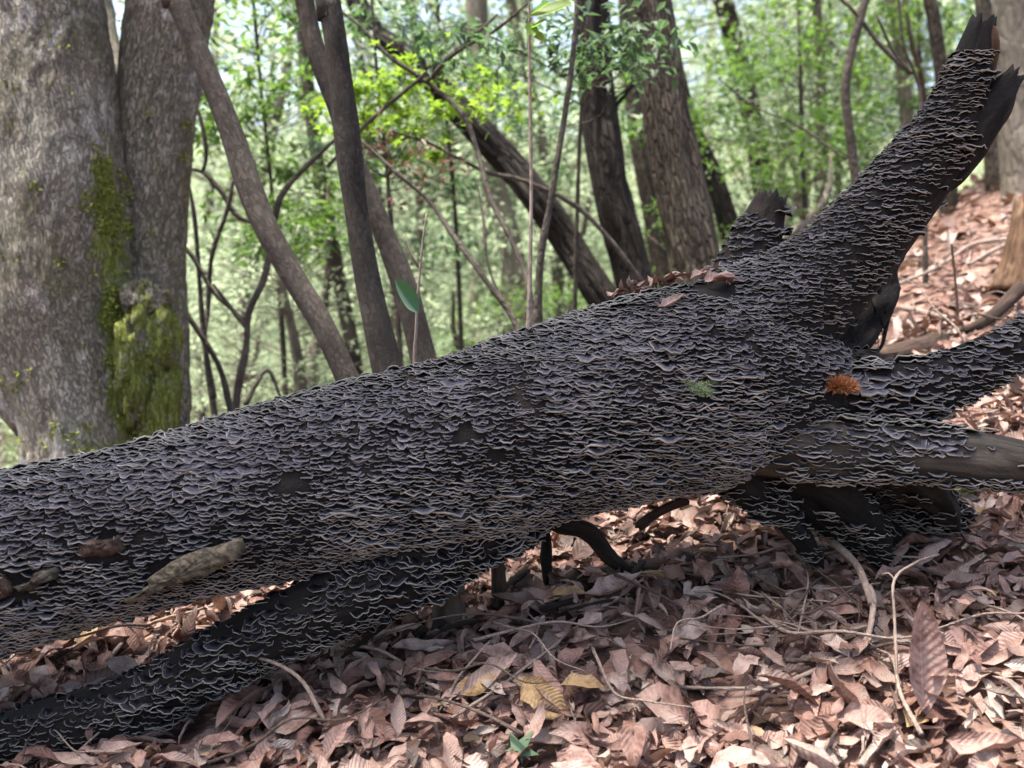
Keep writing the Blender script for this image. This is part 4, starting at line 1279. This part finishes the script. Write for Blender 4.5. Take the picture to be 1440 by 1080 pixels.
# the wood on the far side of the valley, one mass of leaves
r_ = np.random.default_rng(93)
cs = []
for i in range(2400):
    y = r_.uniform(34, 60)
    x = r_.uniform(-0.75, 0.75) * y
    g = float(ground(x, y))
    cs.append((x, y, g + r_.uniform(0, 15.0) * r_.uniform(0.3, 1)))
fw = spray_cloud(np.array(cs), 1.5, 42, 0.34, 94, False, 0.3, 0.3)
o = link('far_wood', fw.mesh('far_wood', False), M['leaf_hazed'])
tag(o, 'pale sunlit wood on the far side of the valley', 'woodland', None, 'stuff')
for i in range(16):
    y = r_.uniform(13, 30)
    px = 260 + (i + r_.uniform(-.3, .3)) / 16 * 1200
    x = (px - 720) / FPX * y
    g = float(ground(x, y))
    lean = r_.normal(0, 0.08)
    rad = r_.uniform(0.07, 0.15)
    t = Tube([(0, 0, -0.3, rad * 1.2), (lean * 3, 0, 4, rad), (lean * 8 + r_.normal(0, .2), 0, 8, rad * 0.8), (lean * 12, 0, 13, rad * 0.4)], 10, 0.5, lump(500 + i, 0.02, 3))
    e = empty('tall_tree', 'tall slim %s trunk %s, %s' % ('pale' if i % 3 else 'brown', gap_word(px), dist_word(y)), 'tree', (x, y, g), 'tall slim trees down the slope')
    link('trunk', t.mesh('trunk'), M['bark_pale' if i % 3 else 'bark_furrow'], e)

# ------------------------------------------------------------------ crowns overhead (out of view, added for the shade they cast)
def overhead(tree_e, cx, cy, cz, w, h, n, seed, size=0.11, mat='leaf_mid', rad=0.5, per=40, depth=None):
    r = np.random.default_rng(seed)
    cs = []
    while len(cs) < n:
        q = r.uniform(-1, 1, 3)
        if np.linalg.norm(q) < 1:
            cs.append((cx + q[0] * w, cy + q[1] * (depth or w), cz + q[2] * h))
    base = np.array(tree_e.location)
    link('crown', spray_cloud(np.array(cs), rad, per, size, seed).mesh('crown', False, base), M[mat], tree_e)  # added leaf mass above the view, there to cast shade


byname = {o.get('label'): o for o in S.objects if o.get('label')}
overhead(BIG, -2.6, 1.78, 6.2, 1.1, 0.30, 90, 601, rad=0.18, depth=0.20)  # this and the next two: narrow bands shaped to keep sun off the log
overhead(leaning, -1.3, 1.92, 6.2, 1.0, 0.30, 85, 602, rad=0.18, depth=0.20)
overhead(byname['thickest brown furrowed trunk rising behind the middle of the log'], 0.0, 2.08, 6.2, 0.8, 0.3, 70, 603, rad=0.18, depth=0.22)
overhead(byname['dark furrowed trunk beside the thicker brown trunk, right of the steeply leaning one'], 1.2, 7.0, 7.2, 1.8, 0.8, 40, 604)
overhead(byname['stout grey tree at the right edge of the view'], 3.6, 7.4, 7.4, 2.0, 0.9, 40, 605)

# ------------------------------------------------------------------ leaf litter
def dead_leaf(seed, nu=7, nv=4):
    r = np.random.default_rng(seed)
    L = 1.0
    Wd = r.choice([0.15, 0.19, 0.23, 0.28])
    u = np.linspace(0, 1, nu)
    v = np.linspace(-1, 1, nv + 1)
    kb = r.normal(0, 1.1)
    kc = r.normal(0.8, 1.0)
    tw = r.normal(0, 1.0)
    w = Wd * np.sin(np.pi * np.clip(u, 0.0, 1) ** r.uniform(0.75, 1.1)) ** 0.75
    w = np.maximum(w, 0.006)
    w = w * (1 + 0.13 * r.normal(0, 1, nu))
    V, A = [], []
    x, z = 0.0, 0.0
    rnd = r.uniform()
    for i in range(nu):
        ang = kb * (u[i] - 0.5)
        if i:
            x += math.cos(ang) / (nu - 1)
            z += math.sin(ang) / (nu - 1)
        for vv in v:
            kk = kc * (1.0 if abs(kc) > 0.05 else 0.05)
            th = kc * vv * (1 + 0.2 * math.sin(3 * u[i] + seed))
            k_ = kc if abs(kc) > 0.05 else 0.05
            yy = w[i] * math.sin(k_ * vv) / k_
            zz = w[i] * (1 - math.cos(k_ * vv)) / abs(k_) * np.sign(k_)
            t = tw * (u[i] - 0.5)
            y2 = yy * math.cos(t) - zz * math.sin(t)
            z2 = yy * math.sin(t) + zz * math.cos(t)
            V.append((x - 0.5 - z2 * math.sin(ang), y2, z + z2 * math.cos(ang)))
            A.append((u[i], vv, rnd))
    V = np.array(V)
    V += 0.06 * (np.stack([vn(V * 7 + seed, 1), vn(V * 7 + seed, 2), vn(V * 7 + seed, 3)], 1) - 0.5) * np.array([1, 1, 3])
    V[:, 2] -= V[:, 2].mean()
    m = nv + 1
    i = np.arange(nu - 1)[:, None] * m
    j = np.arange(nv)[None]
    Q = np.stack([i + j, i + m + j, i + m + j + 1, i + j + 1], -1).reshape(-1, 4)
    return V, Q, np.array(A)


LV = [dead_leaf(700 + i, 8, 4) for i in range(36)]
LV2 = [dead_leaf(760 + i, 4, 2) for i in range(20)]
LME = []
for V, Q, A in LV:
    me = make_mesh('fallen_leaf', V, Q, None, {'st': A})
    me.materials.append(M['litter'])
    LME.append(me)


def slopes(x, y, e=0.05):
    x, y = np.atleast_1d(x), np.atleast_1d(y)
    return (ground(x + e, y) - ground(x - e, y)) / (2 * e), (ground(x, y + e) - ground(x, y - e)) / (2 * e)


def leaf_frame(r, x, y, tilt, gx=None, gy=None):
    if gx is None:
        gx, gy = (float(v[0]) for v in slopes(x, y))
    n = np.array([-gx, -gy, 1.0]) + r.normal(0, tilt, 3)
    n /= np.linalg.norm(n)
    a = r.uniform(0, 6.283)
    d = np.array([math.cos(a), math.sin(a), 0])
    d -= n * d.dot(n)
    d /= np.linalg.norm(d)
    return d, np.cross(n, d), n


def view_px(p):
    dd = np.asarray(p) - CAMP
    f = dd[1] * math.cos(PITCH) - dd[2] * math.sin(PITCH)
    return 720 + dd[0] / f * FPX, 540 - (dd[1] * math.sin(PITCH) + dd[2] * math.cos(PITCH)) / f * FPX, f


def where(p):
    px, py, f = view_px(p)
    if px < 470 and py < 1045 - 0.33 * px:
        return 'in the gap between log and low limb'
    if px < 330: return 'in front of the low limb'
    if px < 520: return 'beside the foot of the low limb'
    if py < 800 and px > 1240: return 'below the bare grey root'
    if py < 830: return 'under the log near the hanging branch' if px < 960 else 'at the foot of the dark roots'
    if px < 720: return 'in the shade of the log' if py < 950 else 'around the upright narrow leaf'
    if px < 930: return 'left of the twig tangle' if py < 970 else 'beside the small green leaf'
    if px < 1235: return 'among the twig tangle' if py < 960 else 'below the long curved stick'
    return 'behind the propped chestnut leaf' if py < 900 else 'around the foot of the propped chestnut leaf'


def leaf_words(V, A):
    c = A[0, 2]
    tone = 'dark brown' if c < 0.16 or 0.5 < c < 0.6 else ('pale tan' if 0.64 < c < 0.77 or c > 0.87 else 'pinkish brown')
    w, h = np.ptp(V[:, 1]), np.ptp(V[:, 2])
    form = 'rolled' if h > 0.42 else ('broad' if w > 0.5 else ('narrow' if w < 0.36 else 'curled'))
    return form + ' ' + tone


def litter():
    r = np.random.default_rng(800)
    items = []
    # near floor
    N1 = 18600
    xs = r.uniform(-3.0, 3.4, N1); ys = r.uniform(1.35, 4.4, N1)
    for x, y in zip(xs, ys):
        if abs(x) > 0.62 * y + 0.7: continue
        items.append((x, y, 0))
    N2 = 8500
    xs = r.uniform(-3.4, 8.0, N2); ys = r.uniform(4.4, 11, N2)
    for x, y in zip(xs, ys):
        if abs(x) > 0.62 * y + 0.7: continue
        if x < 0.2 and y > 7: continue
        items.append((x, y, 1))
    cand, rest = [], Acc()
    X = np.array([i[0] for i in items]); Yv = np.array([i[1] for i in items])
    Z = ground(X, Yv)
    GX, GY = slopes(X, Yv)
    for (x, y, far), z, gx, gy in zip(items, Z, GX, GY):
        d, b, n = leaf_frame(r, x, y, 0.30, gx, gy)
        s = r.choice([0.055, 0.08, 0.105, 0.135, 0.17], p=[.32, .29, .20, .12, .07]) * r.uniform(0.75, 1.1)
        lift = 0.010 + abs(r.normal(0, 0.026)) * (1 if not far else 1.3)
        if r.uniform() < 0.03:
            n2 = d * r.choice([-1, 1]) * 0.8 + n * 0.5
            n2 /= np.linalg.norm(n2)
            d = np.cross(b, n2) * -1
            n = n2
            lift += s * 0.25
        p = np.array([x, y, z + lift])
        Mx = np.stack([d * s, b * s, n * s], 1)
        vi = int(r.integers(0, 36 if not far else 20))
        dd = p - CAMP
        f = dd[1] * math.cos(PITCH) - dd[2] * math.sin(PITCH)
        sx = dd[0] / f * FPX
        sy = -(dd[1] * math.sin(PITCH) + dd[2] * math.cos(PITCH)) / f * FPX
        vis = (abs(sx) < 700 and sy < 520 and sy > 230 + 0 and not far)
        cand.append((p, Mx, vi, far, (s / f * (1 + 6 * lift)) if vis else -1))
    order = sorted(range(len(cand)), key=lambda i: -cand[i][4])
    pick = set(order[:298])
    for i, (p, Mx, vi, far, sc) in enumerate(cand):
        if i in pick:
            o = link('fallen_leaf', LME[vi])
            m4 = np.eye(4); m4[:3, :3] = Mx; m4[:3, 3] = p
            o.matrix_world = Matrix(m4.tolist())
            tag(o, '%s dead leaf lying %s' % (leaf_words(*LV[vi][::2]), where(p)), 'leaf', 'large dead leaves on the litter')
        else:
            V, Q, A = (LV2 if far else LV)[vi]
            A2 = A.copy(); A2[:, 2] = r.uniform()
            rest.add(V @ Mx.T + p, Q, None, A2)
    # crumbled bits of leaf between the whole ones
    NB = 7000
    bx, by = r.uniform(-2.6, 3.0, NB), r.uniform(1.4, 4.2, NB)
    bz = ground(bx, by) + 0.008 + np.abs(r.normal(0, 0.02, NB))
    for x, y, z in zip(bx, by, bz):
        if abs(x) > 0.6 * y + 0.5: continue
        V, Q, A = LV2[int(r.integers(0, 20))]
        rot = r.normal(0, 1, (3, 3))
        qd, _ = np.linalg.qr(rot)
        qd[2] *= 0.6
        A2 = A.copy(); A2[:, 2] = r.uniform()
        sc = r.uniform(0.018, 0.045)
        rest.add(V * np.array([sc, sc * r.uniform(0.6, 1.6), sc]) @ qd.T + (x, y, z), Q, None, A2)
    o = link('leaf_litter', rest.mesh('leaf_litter'), M['litter'])
    tag(o, 'carpet of dead brown leaves covering the forest floor', 'leaf litter', None, 'stuff')


litter()


def special_leaf(name, label, cat, p, d, n, L, Wd, mat, rnd=0.5, kb=0.4, kc=0.5, nu=16, stalk=True, fold=0.0, group=None, tip=1.0):
    """one well-formed leaf: base p, along d, facing n"""
    d = np.array(d, float); d /= np.linalg.norm(d)
    n = np.array(n, float); n -= d * n.dot(d); n /= np.linalg.norm(n)
    b = np.cross(n, d)
    nv = 8
    V, A = [], []
    x = z = 0
    for i in range(nu):
        u = i / (nu - 1)
        ang = kb * (u - 0.3)
        if i:
            x += math.cos(ang) / (nu - 1); z += math.sin(ang) / (nu - 1)
        w = Wd * max(0.01, math.sin(math.pi * u ** tip)) ** 0.7 * (1 + 0.09 * ((u * 13) % 1.0 - 0.5) + 0.08 * math.sin(u * 9 + L * 50))
        for j in range(nv + 1):
            v = j / nv * 2 - 1
            yy = w * math.sin(kc * v) / kc
            zz = w * (1 - math.cos(kc * v)) / kc + 0.006 * math.sin((u - 0.16 * abs(v)) * 82) * (mat == 'litter')
            V.append((x - zz * math.sin(ang), yy, z + zz * math.cos(ang)))
            A.append((u, v, rnd) if mat == 'litter' else (0.1 + 0.8 * (v > 0), 0.3, 0))
    V = np.array(V) * L
    Vw = V @ np.stack([d, b, n], 0)
    m = nv + 1
    i = np.arange(nu - 1)[:, None] * m
    j = np.arange(nv)[None]
    Q = np.stack([i + j, i + m + j, i + m + j + 1, i + j + 1], -1).reshape(-1, 4)
    o = link(name, make_mesh(name, Vw, Q, None, {'st': np.array(A)}), M[mat])
    o.location = [float(v) for v in p]
    if label: tag(o, label, cat, group)
    return o


q = G(1302, 990, 0.05)
special_leaf('chestnut_leaf', 'long upright ribbed dead chestnut leaf propped up in the litter', 'leaf', q + [0, 0, -0.02], (-0.06, 0.12, 0.95), (0.25, -0.95, 0.12), 0.225, 0.22, 'litter', 0.42, 0.25, 0.9, 24)
q = G(560, 1035, 0.03)
special_leaf('dead_leaf', 'narrow pale dead leaf standing on end in the litter', 'leaf', q, (-0.02, 0.3, 0.9), (0.2, -0.9, 0.2), 0.085, 0.19, 'litter', 0.72, 0.2, 0.6, 12)
q = G(728, 1056, 0.05)
V_, T_ = maple_quads(np.zeros((1, 3)), np.array([[0.5, 0.3, 0.6]]), np.array([[0, -0.7, 0.6]]), 0.075, 5)
o = link('ivy_leaf', make_mesh('ivy_leaf', V_, None, T_, {'st': np.full((len(V_), 3), 0.3)}), M['green_leaf_solid'])
o.location = q
tag(o, 'small fresh green lobed leaf on the brown litter', 'leaf')
q = G(1370, 705, 0.03)
special_leaf('green_leaf', 'yellow-green leaf on the litter below the bare grey root', 'leaf', q + [0, 0, 0.02], (-0.7, 0.4, 0.2), (0, -0.6, 0.8), 0.06, 0.34, 'leaf_bright', 0, 0.4, 0.6, 10)

# sapling with one broad leaf
sp, tbs = tree('young_sapling', 'thin red-brown sapling bearing one broad leaf, growing behind the log', 'sapling',
    [[(600, 300, 2.66, 1.2), (594, 345, 2.66, 1.6), (588, 410, 2.66, 2.0), (585, 470, 2.66, 2.3), (582, 540, 2.66, 3)],
     [(567, 330, 2.66, 1.0), (575, 350, 2.66, 1.2), (588, 376, 2.66, 1.5)]], 'twig', 8, 0.03, None, None, None, 'stem')
lf = special_leaf('leaf', None, None, P(588, 440, 2.65) - np.array(sp.location), P(556, 398, 2.62) - P(588, 440, 2.65), (0.65, -0.75, 0.35), 0.112, 0.30, 'green_leaf_solid', 0, 0.3, 0.8, 14)
lf.parent = sp
us = byname['straight thin sapling with a few leaves at its top, behind the log']
for (a, b, c_, d_) in ((745, 20, 772, 6), (745, 22, 800, 10), (745, 40, 762, 60), (745, 30, 748, 52), (745, 40, 768, 30)):
    p0 = P(a, b, 3.0); p1 = P(c_, d_, 2.97)
    lf = special_leaf('leaf', None, None, p0 - np.array(us.location), p1 - p0, (0.2, -0.6, 0.7), float(np.linalg.norm(p1 - p0)) * 1.1, 0.3, 'leaf_bright', 0, 0.3, 0.6, 10)
    lf.parent = us

# dead leaves lying on the log where the limb forks
r_ = np.random.default_rng(880)
for i in range(34):
    tx = r_.uniform(905, 1045)
    p, n, T = TUBES['trunk'].at(float(np.interp(tx, [900, 1000], [TUBES['trunk'].L[np.abs(TUBES['trunk'].C[:, 0] - P(900, 562, 2.39)[0]).argmin()], TUBES['trunk'].L[np.abs(TUBES['trunk'].C[:, 0] - P(1000, 545, 2.42)[0]).argmin()]])), -math.pi / 2 + r_.normal(0.05, 0.22))
    o = link('fallen_leaf', LME[int(r_.integers(0, 36))])
    s = r_.uniform(0.05, 0.085)
    a = r_.uniform(0, 6.28)
    d = np.array([math.cos(a), math.sin(a), r_.normal(0, .3)]); d -= n * d.dot(n); d /= np.linalg.norm(d)
    m4 = np.eye(4); m4[:3, :3] = np.stack([d, np.cross(n, d), n], 1) * s; m4[:3, 3] = p + n * (0.012 + r_.uniform(0, 0.03))
    o.matrix_world = Matrix(m4.tolist())
    tag(o, 'dead pinkish-brown leaf lying on top of the log at its fork', 'leaf', 'dead leaves caught on the log')

# ------------------------------------------------------------------ sticks and twigs
def stick(name, label, pts, mat='twig', r0=3.0, r1=1.2, group=None, cat='twig', seg=8, lifts=None, side=None, jag=0.0, seed=0):
    """pixel polyline laid on the floor (lift in metres above it)"""
    W_ = []
    n = len(pts)
    for i, (px, py) in enumerate(pts):
        h = (lifts[i] if isinstance(lifts, (list, tuple)) else (lifts or 0.03))
        q = G(px, py, h)
        rr = (r0 + (r1 - r0) * i / (n - 1)) * q[1] / FPX
        W_.append(tuple(q) + (rr,))
    t = Tube(W_, seg, 0.02, lump(seed + 900, 0.0012, 30), (jag, jag), seed=seed)
    base = t.C[0]
    if side:
        e = empty(name, label, cat, base, group)
        link('stem', t.mesh('stem', base), M[mat], e)
        for sd in side:
            ws = []
            for i, (px, py, h) in enumerate(sd):
                q = G(px, py, h)
                ws.append(tuple(q) + ((r1 * 0.9 - r1 * 0.5 * i / len(sd)) * q[1] / FPX,))
            link('side_twig', Tube(ws, 6, 0.02, lump(seed + 31, 0.001, 30)).mesh('side_twig', base), M[mat], e)
        return e
    o = link(name, t.mesh(name, base), M[mat])
    o.location = base
    return tag(o, label, cat, group)


stick('curved_stick', 'long curved pale stick arching over the litter to a dark knotted fork', [(930, 965), (1000, 968), (1080, 966), (1130, 950), (1180, 925), (1215, 903), (1224, 880), (1228, 845), (1222, 825)], 'twig', 2.6, 5.0, None, 'stick', 8,
      [0.02, 0.03, 0.035, 0.04, 0.05, 0.07, 0.09, 0.11, 0.12], None, 0, 1)
stick('broken_stick', 'broken pale stick leaning against the dark roots', [(1150, 748), (1180, 770), (1205, 795), (1218, 825), (1226, 850)], 'twig', 5.5, 5.0, None, 'stick', 10, [0.10, 0.11, 0.12, 0.12, 0.11], None, 0.02, 2)
stick('forked_twig', 'thin upright forked twig beside the propped chestnut leaf', [(1262, 1000), (1261, 940), (1258, 870), (1258, 815), (1290, 790), (1320, 780)], 'twig', 2.2, 1.6, None, 'twig', 7, [0.02, 0.09, 0.16, 0.22, 0.20, 0.15],
      [[(1258, 815, 0.22), (1250, 806, 0.22), (1240, 808, 0.21)]], 0, 3)
stick('thin_twig', 'thin pale twig running flat towards the knotted fork', [(975, 832), (1005, 833), (1040, 850), (1080, 878), (1130, 886), (1185, 888), (1225, 878)], 'twig', 1.8, 1.8, None, 'twig', 6, 0.06, None, 0, 4)
stick('thin_twig', 'straight grey twig crossing diagonally above the pale flat twig', [(1045, 800), (1090, 825), (1130, 842), (1170, 865), (1205, 893)], 'twig_dark', 1.4, 1.6, None, 'twig', 6, 0.08, None, 0, 5)
stick('thin_twig', 'long dark twig lying below the dark roots', [(935, 800), (1000, 812), (1060, 800), (1120, 778), (1200, 772), (1260, 788), (1330, 810)], 'twig_dark', 2.2, 2.4, None, 'twig', 6, 0.05, None, 0, 6)
stick('thin_twig', 'long thin twig lying across the middle of the litter', [(920, 893), (1000, 903), (1070, 908), (1130, 897), (1180, 886)], 'twig_dark', 1.5, 1.6, None, 'twig', 6, 0.05, None, 0, 7)
stick('hooked_twig', 'pale hooked twig at the edge of the sunlit litter', [(988, 822), (990, 800), (1005, 790), (1025, 786)], 'twig', 1.6, 1.3, None, 'twig', 6, [0.02, 0.06, 0.08, 0.06], None, 0, 8)
stick('bent_stick', 'bent pale stick at the bottom edge of the view', [(1210, 1078), (1230, 1050), (1248, 1032)], 'twig', 6, 7, None, 'stick', 8, 0.05, None, 0.01, 9)
stick('thin_twig', 'pale twig standing in the shaded litter under the log', [(625, 1000), (640, 960), (668, 925), (690, 900)], 'twig', 2.5, 1.4, None, 'twig', 6, [0.03, 0.06, 0.08, 0.10], None, 0, 10)
stick('thin_twig', 'long pale twig rising out of the shaded litter', [(635, 1010), (690, 975), (730, 945), (770, 915), (800, 890), (835, 865)], 'twig', 2.8, 1.4, None, 'twig', 6, 0.06, None, 0, 11)
stick('thin_twig', 'thin curved dark twig among leaves near the low limb', [(560, 990), (562, 960), (575, 942), (590, 932)], 'twig_dark', 1.8, 1.3, None, 'twig', 6, [0.02, 0.07, 0.09, 0.08], None, 0, 12)
stick('curved_stick', 'pale stick lying in the sunlit leaves between log and low limb', [(150, 930), (185, 892), (225, 872), (270, 860), (310, 848)], 'twig', 3.0, 2.0, None, 'stick', 8, 0.04, None, 0, 13)
stick('dead_branch', 'thick dark dead branch on the litter under the log', [(770, 820), (830, 812), (890, 800), (950, 792)], 'dead_brown', 15, 11, None, 'branch', 14, 0.03, None, 0.02, 14)
stick('pale_stick', 'short pale stick on the leafy slope behind the raised limb', [(1268, 432), (1300, 440), (1332, 447)], 'twig', 5, 4, None, 'stick', 8, 0.05, None, 0.01, 15)
stick('thin_stick', 'upright thin stick stuck in the slope right of the raised limb', [(1348, 455), (1344, 400), (1338, 342)], 'twig', 2.2, 1.6, None, 'stick', 6, [0.02, 0.25, 0.48], None, 0, 16)
stick('pale_stick', 'long pale sticks crossing the slope near the stump', [(1262, 400), (1320, 375), (1365, 345), (1420, 335)], 'twig', 3, 3, None, 'stick', 6, 0.08, None, 0, 17)
stick('pale_stick', 'pale stick pointing at the broken stump', [(1362, 372), (1392, 355), (1432, 335)], 'twig', 3, 4, None, 'stick', 6, 0.10, None, 0, 18)
stick('mossy_branch', 'mossy old branch lying behind the log right of the charred root', [(1110, 525), (1190, 512), (1260, 500), (1325, 482)], 'dead_brown', 20, 17, None, 'branch', 18, 0.04, None, 0.03, 19)
stick('dark_root', 'dark bare root curving out of the litter at the right edge', [(1330, 470), (1370, 460), (1400, 440), (1436, 405)], 'dead_brown', 6, 11, None, 'root', 10, [0.02, 0.06, 0.1, 0.16], None, 0, 20)
# props under the log
def prop(name, label, pts, mat, cat, seg=10, jag=0.02, seed=0):
    t = Tube(px_pts(pts), max(14, seg), 0.008, lump(seed + 950, 0.010, 22, 0.004, 60), (jag, jag), seed=seed)
    o = link(name, t.mesh(name, t.C[-1]), M[mat]); o.location = t.C[-1]
    return tag(o, label, cat)
prop('broken_post', 'thick dark broken stump propping up the low limb', [(628, 800, 2.4, 20), (632, 835, 2.4, 21), (630, 880, 2.42, 24)], 'dead_moss', 'stump', 14, 0.03, 1)
prop('broken_post', 'short dark post under the log between the two props', [(696, 775, 2.5, 12), (700, 805, 2.5, 12), (702, 850, 2.5, 13)], 'dead_brown', 'post', 12, 0.03, 2)
prop('thin_post', 'thin dark stick standing upright under the log', [(765, 735, 2.55, 5), (768, 770, 2.55, 6), (770, 830, 2.55, 6)], 'dead', 'post', 8, 0.01, 3)
prop('hanging_branch', 'dark curved branch hanging under the log to the litter', [(765, 728, 2.45, 9), (790, 740, 2.47, 11), (818, 744, 2.48, 13), (840, 760, 2.5, 14), (856, 782, 2.5, 12), (880, 800, 2.52, 8), (900, 826, 2.54, 4)], 'stub', 'branch', 12, 0.01, 4)
prop('hanging_branch', 'short dark splinter hanging below the log', [(898, 740, 2.4, 4), (925, 722, 2.42, 7), (965, 702, 2.44, 8)], 'dead_brown', 'branch', 10, 0.02, 5)
prop('hanging_branch', 'straight dark twig slanting under the low limb', [(480, 925, 2.2, 3), (540, 880, 2.25, 3.5), (590, 850, 2.3, 4), (640, 825, 2.36, 4)], 'dead', 'branch', 8, 0.0, 6)
rp = np.random.default_rng(555)
for i, (w_, x0, y0, x1, y1, rr_) in enumerate([('thick', 560, 850, 600, 905, 9), ('crooked', 655, 868, 560, 905, 5), ('forked', 742, 800, 700, 858, 6), ('slanting', 820, 842, 735, 868, 7), ('short', 905, 790, 872, 838, 6), ('thin', 780, 862, 905, 835, 4), ('low', 600, 900, 705, 872, 5)]):
    ya, yb = G(x0, y0, 0.05)[1], G(x1, y1, 0.02)[1]
    prop('dead_stick', '%s dark dead stick in the deep shade under the log' % w_, [(x0, y0, ya, rr_ * 0.7), ((x0 + x1) / 2 + rp.normal(0, 6), (y0 + y1) / 2 + rp.normal(0, 5), (ya + yb) / 2 - 0.02, rr_ * 0.9), (x1, y1, yb, rr_)], 'stub', 'stick', 10, 0.015, 60 + i)
# stump at the right edge
stp = Tube(px_pts([(1448, 292, 4.6, 20), (1446, 330, 4.6, 26), (1442, 370, 4.6, 32), (1436, 410, 4.6, 40)]), 32, 0.03, lump(970, 0.03, 8, 0.015, 30), (0.12, 0), seed=30)
o = link('broken_stump', stp.mesh('broken_stump', stp.C[-1]), M['split']); o.location = stp.C[-1]
tag(o, 'splintered orange-brown stump at the right edge of the slope', 'stump')

# the tangle of fine twigs below the roots
r_ = np.random.default_rng(985)
for i in range(16):
    x0, y0 = r_.uniform(930, 1180), r_.uniform(765, 900)
    x1, y1 = r_.uniform(1120, 1250), r_.uniform(840, 900)
    if i % 3 == 0: x1, y1 = x0 + r_.uniform(80, 220), y0 + r_.uniform(-60, 60)
    mx, my = (x0 + x1) / 2 + r_.normal(0, 12), (y0 + y1) / 2 + r_.normal(0, 14)
    stick('fine_twig', 'fine pale twig in the tangle below the dark roots', [(x0, y0), ((x0 + mx) / 2 + r_.normal(0, 5), (y0 + my) / 2 + r_.normal(0, 4)), (mx, my), (x1, y1)], 'twig' if i % 4 else 'twig_dark',
          r_.uniform(1.1, 2.2), r_.uniform(1.0, 1.8), 'fine twigs of the tangle', 'twig', 6, [r_.uniform(0.03, 0.09) for _ in range(4)], None, 0, 40 + i)

# small twigs strewn over the litter
r_ = np.random.default_rng(990)
TW = []
for i in range(10):
    L = 1.0
    pts = [(0, 0, 0, 0.012)]
    a = 0
    for k in range(4):
        a += r_.normal(0, 0.28)
        pts.append((pts[-1][0] + 0.25 * math.cos(a), pts[-1][1] + 0.25 * math.sin(a), r_.normal(0.03, 0.03), 0.012 - 0.0022 * (k + 1)))
    me = Tube(pts, 6, 0.06, None).mesh('small_twig')
    me.materials.append(M['twig' if i % 4 else 'twig_dark'])
    TW.append(me)
cnt = 0
while cnt < 230:
    x, y = r_.uniform(-2, 3.2), r_.uniform(1.7, 5.5)
    if abs(x) > 0.52 * y: continue
    d, b, n = leaf_frame(r_, x, y, 0.22)
    s = r_.uniform(0.14, 0.48)
    ti = int(r_.integers(0, 10))
    tone_ = 'pale' if ti % 4 else 'dark'
    o = link('small_twig', TW[ti])
    rad = r_.uniform(0.5, 1.1) * 0.28 / s
    m4 = np.eye(4); m4[:3, :3] = np.stack([d * s, b * s, n * s], 1); m4[:3, 3] = (x, y, float(ground(x, y)) + r_.uniform(0.035, 0.085))
    o.matrix_world = Matrix(m4.tolist())
    tag(o, '%s %s twig lying on leaves %s' % ('short' if s < 0.24 else ('long' if s > 0.37 else 'thin'), tone_, where((x, y, float(ground(x, y)))) if y < 3.4 else 'on the slope behind the log'), 'twig', 'twigs strewn on the litter')
    cnt += 1
